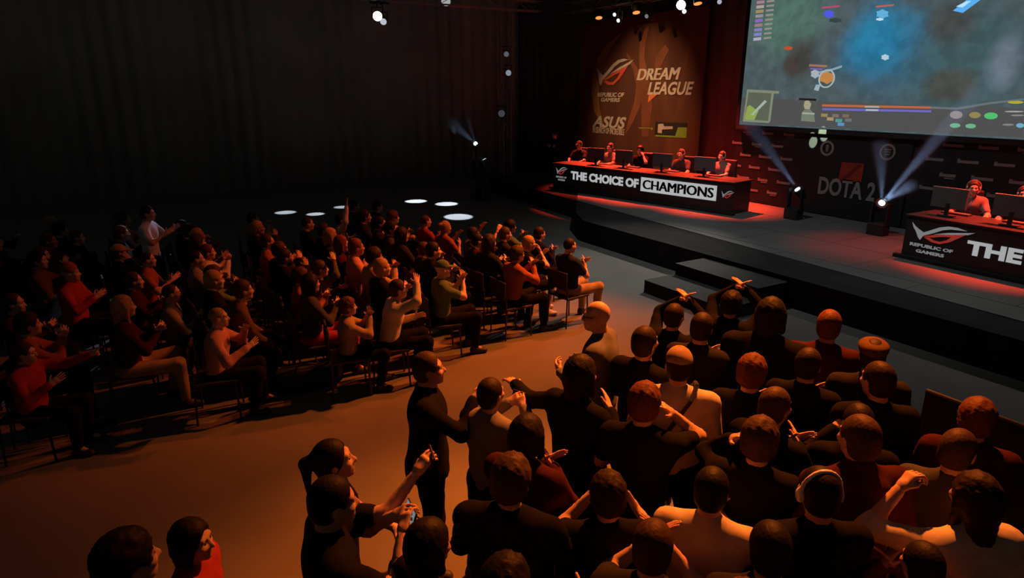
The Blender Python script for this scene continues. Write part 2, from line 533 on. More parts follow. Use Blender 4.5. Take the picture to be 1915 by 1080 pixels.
lay(blob(1475, 40, 1.3, 1.0), (0.065, 0.125, 0.10))
lay(blob(1800, 120, 1.5, 1.3), (0.042, 0.08, 0.085))
lay(blob(1500, 110, 0.55, 0.6), (0.045, 0.045, 0.042))
lay(blob(1640, 100, 1.25, 1.15, 0.8), (0.026, 0.10, 0.17))
lay(blob(1635, 75, 0.95, 0.9, 0.8), (0.018, 0.15, 0.27))
lay(blob(1780, 40, 0.5, 0.5), (0.05, 0.055, 0.055))
lay(blob(1780, 160, 0.6, 0.35), (0.055, 0.058, 0.052))
lay(blob(1480, 120, 0.3, 0.25), (0.052, 0.038, 0.034))
lay(blob(1880, 120, 0.35, 0.6), (0.10, 0.13, 0.16))
mm = N('ShaderNodeMixRGB'); mm.blend_type = 'MULTIPLY'; mm.inputs['Fac'].default_value = 0.4
rp = N('ShaderNodeValToRGB'); rp.color_ramp.elements[0].position = 0.35; rp.color_ramp.elements[1].position = 0.62
rp.color_ramp.elements[0].color = (0.6, 0.6, 0.6, 1); rp.color_ramp.elements[1].color = (1.25, 1.25, 1.25, 1)
LK(nz2.outputs['Fac'], rp.inputs['Fac']); LK(cur, mm.inputs['Color1']); LK(rp.outputs[0], mm.inputs['Color2'])
LK(mm.outputs[0], em.inputs['Color']); em.inputs['Strength'].default_value = 1.25
box('screen_surface', ((SX0 + SX1) / 2, PY + 0.02, (SZ0 + SZ1) / 2), (SX1 - SX0, 0.02, SZ1 - SZ0), m, scr)
for (c, s) in ((((SX0 + SX1) / 2, PY + 0.04, SZ0 - 0.06), (SX1 - SX0 + 0.2, 0.08, 0.1)), (((SX0 + SX1) / 2, PY + 0.04, SZ1 + 0.06), (SX1 - SX0 + 0.2, 0.08, 0.1)),
               ((SX0 - 0.06, PY + 0.04, (SZ0 + SZ1) / 2), (0.1, 0.08, SZ1 - SZ0)), ((SX1 + 0.06, PY + 0.04, (SZ0 + SZ1) / 2), (0.1, 0.08, SZ1 - SZ0))):
    box('screen_frame', c, s, M_BLACK, scr)


def E(c, s=1.0): return emis('glow_%02x%02x%02x_%d' % tuple([int(q * 255) for q in c] + [int(s * 100)]), c, s)


OWN = {}
def sq(name, pts, col, lift=0.004, s=1.0):
    o = poly(name, pxframe(PY, pts), fr_back(0, 0, PY + 0.01), 0.002 + lift, E(col, s), OWN.get(name.split('_')[0], scr))
    if name in ('minimap', 'portrait'): OWN[name] = o
    return o


def rect(name, x0, y0, x1, y1, col, lift=0.004, sl=0.05, s=1.0):
    dy = (x1 - x0) * sl
    return sq(name, [(x0, y1), (x1, y1 + dy), (x1 + (y1 - y0) * 0.1, y0 + dy), (x0 + (y1 - y0) * 0.1, y0)], col, lift, s)


# lower interface bar of the game
sq('interface_panel', [(1386, 230), (1914, 257), (1915, 205), (1840, 196), (1770, 200), (1388, 182)], (0.075, 0.077, 0.078), 0.002)
# minimap
sq('minimap', [(1389, 226), (1440, 229), (1448, 172), (1398, 168)], (0.10, 0.12, 0.085), 0.005)
sq('minimap_land', [(1392, 224), (1410, 225), (1418, 208), (1402, 196), (1397, 200)], (0.26, 0.36, 0.07), 0.007)
sq('minimap_river', [(1404, 214), (1408, 216), (1434, 190), (1430, 187)], (0.35, 0.42, 0.36), 0.009)
for p in ([(1396, 172), (1456, 175), (1456, 170), (1397, 167)], [(1390, 227), (1438, 230), (1438, 226), (1391, 223)],
          [(1389, 226), (1392, 226), (1400, 170), (1397, 170)], [(1436, 228), (1440, 228), (1447, 174), (1443, 174)]):
    sq('minimap_border', p, (0.20, 0.24, 0.16), 0.008)
# portrait: a pale helmeted bust reduced to plain shapes
rect('portrait', 1497, 186, 1524, 226, (0.075, 0.085, 0.075), 0.005)
sq('portrait_bust', [(1498, 226), (1524, 228), (1522, 212), (1514, 204), (1504, 205), (1499, 212)], (0.17, 0.20, 0.15), 0.008)
sq('portrait_head', [(1505, 204), (1514, 204), (1517, 194), (1512, 187), (1505, 189), (1503, 197)], (0.36, 0.33, 0.22), 0.008)
rect('portrait_band', 1494, 183, 1526, 187, (0.012, 0.012, 0.012), 0.01)
rect('portrait_band', 1500, 210, 1523, 213, (0.35, 0.38, 0.33), 0.01)
# health and mana bars, their numbers
rect('health_bar', 1537, 195, 1741, 199, (0.50, 0.13, 0.06), 0.006, 0.02)
rect('mana_bar', 1537, 202, 1741, 206, (0.16, 0.13, 0.50), 0.006, 0.02)
rect('bar_number', 1617, 198, 1644, 201, (0.35, 0.42, 0.40), 0.009, 0.02)
rect('bar_number', 1619, 204, 1642, 207, (0.40, 0.50, 0.50), 0.009, 0.02)
for i, (x, y, c) in enumerate([(1535, 212, (0.3, 0.22, 0.1)), (1546, 219, (0.38, 0.28, 0.12)), (1556, 213, (0.2, 0.15, 0.12)), (1562, 222, (0.08, 0.3, 0.28)),
                               (1566, 229, (0.1, 0.28, 0.48)), (1575, 213, (0.2, 0.13, 0.1)), (1580, 221, (0.15, 0.15, 0.15))]):
    rect('skill_icon', x, y, x + 12, y + 6, c, 0.006)
for x, y, wd, hh, c in [(1776, 207, 24, 15, (0.30, 0.25, 0.25)), (1812, 209, 22, 12, (0.28, 0.23, 0.08)), (1840, 210, 26, 13, (0.08, 0.5, 0.16)),
                        (1776, 230, 20, 9, (0.16, 0.42, 0.24)), (1805, 231, 20, 9, (0.16, 0.42, 0.24)), (1884, 188, 30, 6, (0.42, 0.38, 0.04)),
                        (1878, 207, 37, 3, (0.35, 0.35, 0.35)), (1890, 214, 25, 3, (0.25, 0.25, 0.25)), (1874, 231, 22, 4, (0.22, 0.22, 0.22)), (1900, 230, 15, 9, (0.15, 0.4, 0.55))]:
    pts = [(x + wd / 2 + wd / 2 * math.cos(a * PI / 5), y + hh / 2 + hh / 2 * math.sin(a * PI / 5)) for a in range(10)]
    sq('item_icon', pts, c, 0.006)
sq('interface_edge', [(1740, 203), (1790, 205), (1850, 195), (1914, 187), (1914, 184), (1850, 191), (1790, 201), (1740, 199)], (0.13, 0.16, 0.17), 0.006)
# team list at upper left
for k in range(9):
    y = 2 + 8.6 * k; x = 1415 - y * 0.09
    c = [(0.4, 0.2, 0.25), (0.38, 0.34, 0.3), (0.35, 0.26, 0.12), (0.3, 0.25, 0.3), (0.25, 0.13, 0.5), (0.3, 0.2, 0.22), (0.22, 0.2, 0.5), (0.2, 0.22, 0.55), (0.4, 0.4, 0.5)][k]
    rect('list_icon', x, y, x + 14, y + 5.5, c, 0.006, -0.1)
    rect('list_text', x + 19, y - 1, x + 33, y + 2.5, (0.28, 0.26, 0.22), 0.006, -0.1)
# units on the map: coloured blurs with a health bar above
def blur_unit(cx, cy, rx, ry, col):
    sq('map_unit', [(cx + rx * math.cos(a * PI / 6) * (1 if a % 2 else 0.75), cy + ry * math.sin(a * PI / 6) * (1 if a % 2 else 0.8)) for a in range(12)], col, 0.006)
blur_unit(1550, 26, 11, 8, (0.08, 0.1, 0.75)); rect('unit_bar', 1537, 13, 1570, 16, (0.5, 0.06, 0.16), 0.008, -0.1)
blur_unit(1562, 38, 14, 5, (0.035, 0.06, 0.06))
blur_unit(1650, 26, 13, 9, (0.12, 0.42, 0.7)); rect('unit_bar', 1638, 11, 1671, 14, (0.48, 0.12, 0.1), 0.008, -0.1)
blur_unit(1645, 36, 8, 3, (0.5, 0.7, 0.8))
sq('spell_streak', [(1782, 20), (1800, 24), (1838, -4), (1810, -2)], (0.1, 0.42, 0.9), 0.006)
sq('spell_streak', [(1788, 12), (1800, 14), (1816, 2), (1808, 2)], (0.45, 0.75, 0.95), 0.009)
blur_unit(1655, 107, 8, 6, (0.42, 0.6, 0.68))
blur_unit(1474, 90, 9, 4, (0.5, 0.08, 0.03))
blur_unit(1546, 145, 17, 12, (0.5, 0.22, 0.06)); ring('unit_ring', (1546, 147), 0.17, 0.2, PY + 0.002, E((0.35, 0.45, 0.45)), scr)
blur_unit(1524, 138, 9, 9, (0.36, 0.42, 0.48)); rect('unit_bar', 1513, 120, 1546, 124, (0.34, 0.16, 0.1), 0.008); rect('unit_bar', 1515, 127, 1537, 130, (0.2, 0.12, 0.4), 0.008)
sq('unit_staff', [(1530, 134), (1556, 128), (1574, 122), (1574, 126), (1556, 132), (1534, 138)], (0.25, 0.35, 0.42), 0.008)
sq('unit_staff', [(1522, 168), (1530, 170), (1534, 158), (1526, 158)], (0.3, 0.42, 0.46), 0.008)

# ------------------------------------------------------------------ player tables
M_TAB = mat('table_black', (0.028, 0.028, 0.03), 0.55, 0.15, 5)
M_TTOP = mat('tabletop_black', (0.03, 0.029, 0.029), 0.45, 0.1, 5)
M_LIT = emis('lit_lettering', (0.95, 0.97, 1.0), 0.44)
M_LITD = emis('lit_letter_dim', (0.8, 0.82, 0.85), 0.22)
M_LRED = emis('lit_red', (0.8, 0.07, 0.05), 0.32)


def table(label, p0, p1, depth=0.85):
    """front bottom edge from p0 (stage left in picture) to p1; returns root and frames"""
    p0 = Vector((p0[0], p0[1], STZ)); p1 = Vector((p1[0], p1[1], STZ))
    L = (p1 - p0).length; u = (p1 - p0) / L
    rz = math.atan2(u.y, u.x)
    t = empty('player_table', p0, rz); tag(t, label, 'table', 'player tables on the stage')
    fp = box('front_panel', (L / 2, 0.02, 0.37), (L, 0.03, 0.72), M_TAB, t)
    box('tabletop', (L / 2, depth / 2, 0.745), (L + 0.06, depth + 0.04, 0.035), M_TTOP, t, 0.006)
    for x in (0.015, L - 0.015):
        box('side_panel', (x, depth / 2, 0.36), (0.03, depth - 0.06, 0.72), M_TAB, t)
    for k in range(1, 4):
        box('leg', (L * k / 4, depth - 0.06, 0.36), (0.05, 0.05, 0.72), M_METAL, t)
    box('skirt_plinth', (L / 2, -0.03, 0.03), (L + 0.2, 0.1, 0.06), M_BLACK, t)
    # local print frame just in front of the panel
    fr = (Vector((0, 0.004, 0)), Vector((1, 0, 0)), Vector((0, 0, 1)), Vector((0, -1, 0)))
    def uv(px, py):
        n = Vector((-u.y, u.x, 0))
        q = onplane(px, py, p0, n) - p0
        return (q.dot(u), q.z)
    return t, fr, uv, L, u, p0, fp


TL0 = onz(1034, 352, STZ); TL1 = onz(1366, 402, STZ)
tl0, frl, uvl, LL, ul, pl0, tl = table('left black player table with THE CHOICE OF CHAMPIONS on its front', TL0, TL1)
M_SIL[0], M_SIL[1] = M_LITD, M_LRED
a = uvl(1066, 330); b = uvl(1193, 343)
xh = uvl(1068, 323)[0]; xe = uvl(1194, 345)[0]
zc = 0.5 * (uvl(1130, 331)[1] + uvl(1268, 357)[1]); HH = 0.24
text('lettering', 'THE CHOICE OF', frl, xh, zc - HH / 2, xe - xh, HH, M_LIT, tl, bold=0.045, shear=0.0)
x0 = uvl(1196, 346)[0] + 0.04; x1 = uvl(1339, 370)[0]
zc2 = uvl(1268, 357)[1]; zc2 = zc
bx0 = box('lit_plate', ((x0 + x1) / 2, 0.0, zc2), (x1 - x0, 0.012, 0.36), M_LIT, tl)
fr2 = (Vector((0, -0.006, 0)), frl[1], frl[2], frl[3])
for dx_ in (-0.014, 0, 0.014): text('lettering', 'CHAMPIONS', fr2, x0 + 0.08 + dx_, zc2 - 0.115, x1 - x0 - 0.16, 0.23 + abs(dx_) * 0.5, mat('black_letter', (0.01, 0.01, 0.01), 0.7, 0), tl, bold=0.0)
emblem(tl, quadmap([(xh - 0.62, zc - 0.02), (xh - 0.22, zc - 0.02), (xh - 0.14, zc + 0.2), (xh - 0.6, zc + 0.2)]), 0.01, frl)
text('lettering', 'REPUBLIC OF', frl, xh - 0.6, zc - 0.12, 0.42, 0.05, M_LITD, tl, bold=0.03)
text('lettering', 'GAMERS', frl, xh - 0.52, zc - 0.2, 0.28, 0.05, M_LITD, tl, bold=0.03)
emblem(tl, quadmap([(x1 + 0.12, zc - 0.08), (x1 + 0.42, zc - 0.08), (x1 + 0.46, zc + 0.1), (x1 + 0.14, zc + 0.1)]), 0.01, frl)

TR0 = onz(1684, 480, STZ)
tr0, frr, uvr, LR, ur, pr0, tr = table('right black player table with big eye emblem and THE on its front', TR0, (TR0.x + 5.9, TR0.y - 0.15))
zm = 0.36
ea = uvr(1689, 446); eb = uvr(1813, 452)
emblem(tr, quadmap([(0.08, 0.36), (1.0, 0.34), (1.1, 0.66), (0.1, 0.68)]), 0.01, frr)
text('lettering', 'REPUBLIC OF', frr, 0.12, 0.24, 0.7, 0.055, M_LITD, tr, bold=0.03)
text('lettering', 'GAMERS', frr, 0.24, 0.14, 0.46, 0.055, M_LITD, tr, bold=0.03)
xa = uvr(1806, 470)[0]; xb = uvr(1912, 482)[0]
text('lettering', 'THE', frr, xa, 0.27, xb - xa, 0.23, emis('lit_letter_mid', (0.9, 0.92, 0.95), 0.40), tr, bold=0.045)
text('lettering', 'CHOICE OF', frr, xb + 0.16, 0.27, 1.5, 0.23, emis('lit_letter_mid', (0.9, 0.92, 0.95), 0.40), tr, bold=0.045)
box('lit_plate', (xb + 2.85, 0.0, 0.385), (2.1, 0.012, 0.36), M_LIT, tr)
text('lettering', 'CHAMPIONS', (Vector((0, -0.006, 0)), frr[1], frr[2], frr[3]), xb + 1.88, 0.27, 1.94, 0.23, MATS['black_letter'], tr, bold=0.0)


def monitor(base, rz, label):
    t = empty('monitor', base, rz); tag(t, label, 'monitor', 'monitors on the player tables')
    # the back of the monitor looks along local -Y (to the audience)
    hs = box('housing', (0, 0, 0.30), (0.56, 0.035, 0.33), M_GREYP, t, 0.008)
    box('rim', (0, 0, 0.472), (0.565, 0.04, 0.014), M_SHINE, hs)
    box('display', (0, 0.02, 0.30), (0.53, 0.004, 0.30), E((0.18, 0.25, 0.3), 0.6), hs)
    box('stand_neck', (0, -0.01, 0.12), (0.06, 0.03, 0.2), M_PLAST, t)
    box('stand_foot', (0, 0.0, 0.01), (0.24, 0.18, 0.02), M_PLAST, t, 0.005)
    return t


def keyboard(base, rz, label):
    t = empty('keyboard', base, rz); tag(t, label, 'keyboard', 'keyboards on the player tables')
    cs = box('case', (0, 0, 0.012), (0.44, 0.14, 0.022), M_PLAST, t, 0.004)
    for r_ in range(4):
        box('key_row', (0, -0.048 + 0.032 * r_, 0.026), (0.41, 0.026, 0.008), M_GREYP, cs)
    return t

# ------------------------------------------------------------------ implicit-surface body builder
class Grid:
    def __init__(s, lo, hi, h):
        s.lo = np.array(lo, float); s.h = h
        n = np.ceil((np.array(hi) - s.lo) / h).astype(int) + 1
        s.n = n; s.F = np.full(n, 1.0, np.float32)
        s.ax = [(s.lo[i] + h * np.arange(n[i])).astype(np.float32) for i in range(3)]

    def sl(s, lo, hi):
        a = np.clip(np.floor((np.array(lo) - s.lo) / s.h).astype(int), 0, s.n)
        b = np.clip(np.ceil((np.array(hi) - s.lo) / s.h).astype(int) + 1, 0, s.n)
        return tuple(slice(x, y) for x, y in zip(a, b))

    def pts(s, sl):
        return np.meshgrid(s.ax[0][sl[0]], s.ax[1][sl[1]], s.ax[2][sl[2]], indexing='ij')

    def put(s, sl, d, k, sub=False):
        A = s.F[sl]
        if sub:
            d = -d; hh = np.maximum(k - np.abs(A - d), 0) / k; s.F[sl] = np.maximum(A, d) + hh * hh * k / 4
        else:
            hh = np.maximum(k - np.abs(A - d), 0) / k; s.F[sl] = np.minimum(A, d) - hh * hh * k / 4

    def cap(s, a, b, ra, rb, k=0.03, flat=None, sub=False):
        a = np.array(a, float); b = np.array(b, float); m = max(ra, rb) + k + s.h * 2
        sl = s.sl(np.minimum(a, b) - m, np.maximum(a, b) + m)
        if any(x.stop <= x.start for x in sl): return
        X, Y, Z = s.pts(sl); X = X - a[0]; Y = Y - a[1]; Z = Z - a[2]; ab = b - a
        if flat is not None:
            n, f = flat
            q = (X * n[0] + Y * n[1] + Z * n[2]) * (f - 1)
            X = X + q * n[0]; Y = Y + q * n[1]; Z = Z + q * n[2]
            ab = ab + np.dot(ab, n) * (f - 1) * np.array(n)
        L = max(np.dot(ab, ab), 1e-9)
        t = np.clip((X * ab[0] + Y * ab[1] + Z * ab[2]) / L, 0, 1)
        d = np.sqrt((X - t * ab[0]) ** 2 + (Y - t * ab[1]) ** 2 + (Z - t * ab[2]) ** 2) - (ra + t * (rb - ra))
        s.put(sl, d, k, sub)

    def ell(s, c, r, k=0.02, sub=False):
        c = np.array(c, float); r = np.array(r, float)
        sl = s.sl(c - r - k - s.h * 2, c + r + k + s.h * 2)
        X, Y, Z = s.pts(sl)
        X = X - c[0]; Y = Y - c[1]; Z = Z - c[2]
        k0 = np.sqrt((X / r[0]) ** 2 + (Y / r[1]) ** 2 + (Z / r[2]) ** 2)
        k1 = np.sqrt((X / r[0] ** 2) ** 2 + (Y / r[1] ** 2) ** 2 + (Z / r[2] ** 2) ** 2) + 1e-6
        s.put(sl, k0 * (k0 - 1) / k1, k, sub)

    def plane(s, p, n):      # keep the side where (x-p).n < 0
        X = s.ax[0][:, None, None] - p[0]; Y = s.ax[1][None, :, None] - p[1]; Z = s.ax[2][None, None, :] - p[2]
        s.F = np.maximum(s.F, X * n[0] + Y * n[1] + Z * n[2])

    def noise(s, amp, fr, ph=0.0):
        X = s.ax[0][:, None, None]; Y = s.ax[1][None, :, None]; Z = s.ax[2][None, None, :]
        s.F = s.F + amp * (np.sin(fr * X + 2.1 * np.sin(0.6 * fr * Z + ph)) * np.sin(0.8 * fr * Z + 1.7 * np.sin(0.7 * fr * Y + ph)) +
                           0.6 * np.sin(1.7 * fr * Y + 1.3 * ph) * np.sin(1.3 * fr * X + 0.9 * fr * Z)).astype(np.float32)

    def mesh(s):
        F = s.F; I = F < 0
        c = np.zeros(np.array(I.shape) - 1, np.int8)
        for dx in (0, 1):
            for dy in (0, 1):
                for dz in (0, 1):
                    c += I[dx:dx + c.shape[0], dy:dy + c.shape[1], dz:dz + c.shape[2]]
        act = (c > 0) & (c < 8)
        ii, jj, kk = np.nonzero(act)
        idx = np.full(c.shape, -1, np.int64); idx[ii, jj, kk] = np.arange(len(ii))
        off = [(a, b, d) for a in (0, 1) for b in (0, 1) for d in (0, 1)]
        V = np.stack([F[ii + o[0], jj + o[1], kk + o[2]] for o in off], 1)
        pos = np.zeros((len(ii), 3)); cnt = np.zeros(len(ii))
        for e in range(8):
            for ax_, st_ in ((0, 4), (1, 2), (2, 1)):
                if off[e][ax_] == 0:
                    g = e + st_
                    va, vb = V[:, e], V[:, g]; cr = (va < 0) != (vb < 0)
                    t = np.where(cr, va / np.where(cr, va - vb, 1), 0)
                    p = np.array(off[e], float)[None] + t[:, None] * np.eye(3)[ax_][None]
                    pos += p * cr[:, None]; cnt += cr
        pos = pos / cnt[:, None] + np.stack([ii, jj, kk], 1)
        verts = s.lo + pos * s.h
        quads = []
        for ax_ in range(3):
            a = [slice(None)] * 3; b = [slice(None)] * 3
            a[ax_] = slice(0, -1); b[ax_] = slice(1, None)
            A, B = I[tuple(a)], I[tuple(b)]
            u_, v_ = (ax_ + 1) % 3, (ax_ + 2) % 3
            e = np.stack(np.nonzero(A != B), 1)
            e = e[(e[:, u_] >= 1) & (e[:, v_] >= 1) & (e[:, u_] < F.shape[u_] - 1) & (e[:, v_] < F.shape[v_] - 1)]
            sg = A[e[:, 0], e[:, 1], e[:, 2]]
            def cell(du, dv):
                q = e.copy(); q[:, u_] += du; q[:, v_] += dv; return idx[q[:, 0], q[:, 1], q[:, 2]]
            Q = np.stack([cell(-1, -1), cell(0, -1), cell(0, 0), cell(-1, 0)], 1)
            Q[~sg] = Q[~sg][:, ::-1]
            quads.append(Q)
        Q = np.concatenate(quads)
        Q = Q[(Q >= 0).all(1)]
        return verts, Q


def np_mesh(name, parts):
    """parts: list of (verts, quads, material index)"""
    vs, qs, ms = [], [], []; o = 0
    for v, q, mi in parts:
        vs.append(v); qs.append(q + o); ms.append(np.full(len(q), mi) if np.isscalar(mi) else mi); o += len(v)
    V = np.concatenate(vs); Q = np.concatenate(qs); MI = np.concatenate(ms).astype(np.int32)
    me = bpy.data.meshes.new(name)
    me.vertices.add(len(V)); me.vertices.foreach_set('co', V.astype(np.float32).ravel())
    me.loops.add(Q.size); me.loops.foreach_set('vertex_index', Q.astype(np.int32).ravel())
    me.polygons.add(len(Q)); me.polygons.foreach_set('loop_start', np.arange(0, Q.size, 4, dtype=np.int32))
    me.polygons.foreach_set('loop_total', np.full(len(Q), 4, np.int32))
    me.polygons.foreach_set('material_index', MI)
    me.polygons.foreach_set('use_smooth', np.ones(len(Q), bool))
    me.update(calc_edges=True)
    return me


# head, in its own frame: origin mid-head, face along +Y
def make_head(h):
    g = Grid((-0.12, -0.15, -0.18), (0.12, 0.17, 0.17), h)
    g.ell((0, -0.015, 0.03), (0.077, 0.098, 0.097))
    g.ell((0, 0.028, -0.045), (0.060, 0.070, 0.078), 0.04)
    g.ell((0, 0.070, -0.098), (0.026, 0.022, 0.020), 0.03)
    g.cap((-0.04, 0.072, 0.028), (0.04, 0.072, 0.028), 0.018, 0.018, 0.02)
    g.cap((0, 0.088, 0.012), (0, 0.112, -0.028), 0.009, 0.014, 0.014)
    g.cap((-0.013, 0.098, -0.032), (0.013, 0.098, -0.032), 0.009, 0.009, 0.01)
    for s in (-1, 1):
        g.ell((s * 0.032, 0.092, 0.006), (0.019, 0.012, 0.011), 0.014, True)
        g.ell((s * 0.046, 0.066, -0.022), (0.022, 0.022, 0.018), 0.03)
        g.ell((s * 0.079, -0.008, -0.008), (0.011, 0.022, 0.034), 0.010)
    g.cap((-0.018, 0.088, -0.064), (0.018, 0.088, -0.064), 0.008, 0.008, 0.012)
    g.cap((-0.015, 0.088, -0.075), (0.015, 0.088, -0.075), 0.008, 0.008, 0.010)
    g.cap((0, -0.02, -0.06), (0, -0.035, -0.17), 0.054, 0.056, 0.03)
    v, q = g.mesh()
    c = v[q].mean(1)
    mi = np.zeros(len(q), int)
    mi[(c[:, 1] > 0.08) & (np.abs(c[:, 0]) < 0.024) & (c[:, 2] > -0.082) & (c[:, 2] < -0.058)] = 1
    parts = [(v, q, mi)]
    for s in (-1, 1):
        e = Grid((s * 0.032 - 0.018, 0.065, -0.012), (s * 0.032 + 0.018, 0.1, 0.025), 0.006)
        e.ell((s * 0.032, 0.079, 0.006), (0.0125, 0.0125, 0.0115), 0.002)
        v2, q2 = e.mesh(); parts.append((v2, q2, 2))
        b = Grid((s * 0.034 - 0.035, 0.06, 0.01), (s * 0.034 + 0.035, 0.12, 0.05), 0.007)
        b.cap((s * 0.016, 0.090, 0.027), (s * 0.052, 0.078, 0.029), 0.007, 0.005, 0.005)
        v2, q2 = b.mesh(); parts.append((v2, q2, 3))
    return parts


HEADS = {'hi': make_head(0.009), 'lo': make_head(0.014)}


def make_hand(kind, h):
    """right-hand frame: origin wrist, +Y along the fingers, +X thumb side, palm faces -Z"""
    g = Grid((-0.10, -0.06, -0.13), (0.13, 0.24, 0.06), h)
    g.cap((0, -0.05, 0), (0, 0.02, 0), 0.026, 0.027, 0.02)
    for i in range(4):
        x = 0.030 - 0.020 * i
        g.cap((x * 0.6, 0.015, 0), (x, 0.085, 0), 0.016, 0.013, 0.018, ((0, 0, 1), 1.15))
    curl = {'open': 0.18, 'cup': 0.5, 'grip': 1.0, 'fist': 1.5, 'point': 1.45}[kind]
    for i in range(4):
        x = 0.031 - 0.021 * i; L = (0.040, 0.045, 0.041, 0.032)[i]
        p = np.array([x, 0.085, 0.0]); a = curl * 0.5; sp_ = (1.5 - i) * 0.05
        cc_ = curl
        if kind == 'point' and i == 0: a = 0.05; cc_ = 0.1
        for jn in range(3):
            d = np.array([math.sin(sp_), math.cos(a), -math.sin(a)])
            q = p + d * L * (1.0, 0.72, 0.55)[jn]
            r0 = 0.0098 - 0.0008 * jn
            g.cap(p, q, r0, r0 - 0.0008, 0.004)
            p = q; a += cc_ * 0.62
    th = np.array([0.022, 0.018, -0.004])
    t1 = th + (np.array([0.038, 0.030, -0.006]) if kind in ('open', 'cup') else np.array([0.022, 0.036, -0.022]))
    t2 = t1 + (np.array([0.018, 0.030, -0.004]) if kind in ('open', 'cup') else np.array([-0.008, 0.032, -0.014]))
    g.cap(th, t1, 0.015, 0.0115, 0.012); g.cap(t1, t2, 0.0112, 0.009, 0.004)
    v, q = g.mesh()
    return v, q


HANDS = {}
def hand(kind, hi):
    key = (kind, hi)
    if key not in HANDS: HANDS[key] = make_hand(kind, 0.0065 if hi else 0.0105)
    return HANDS[key]


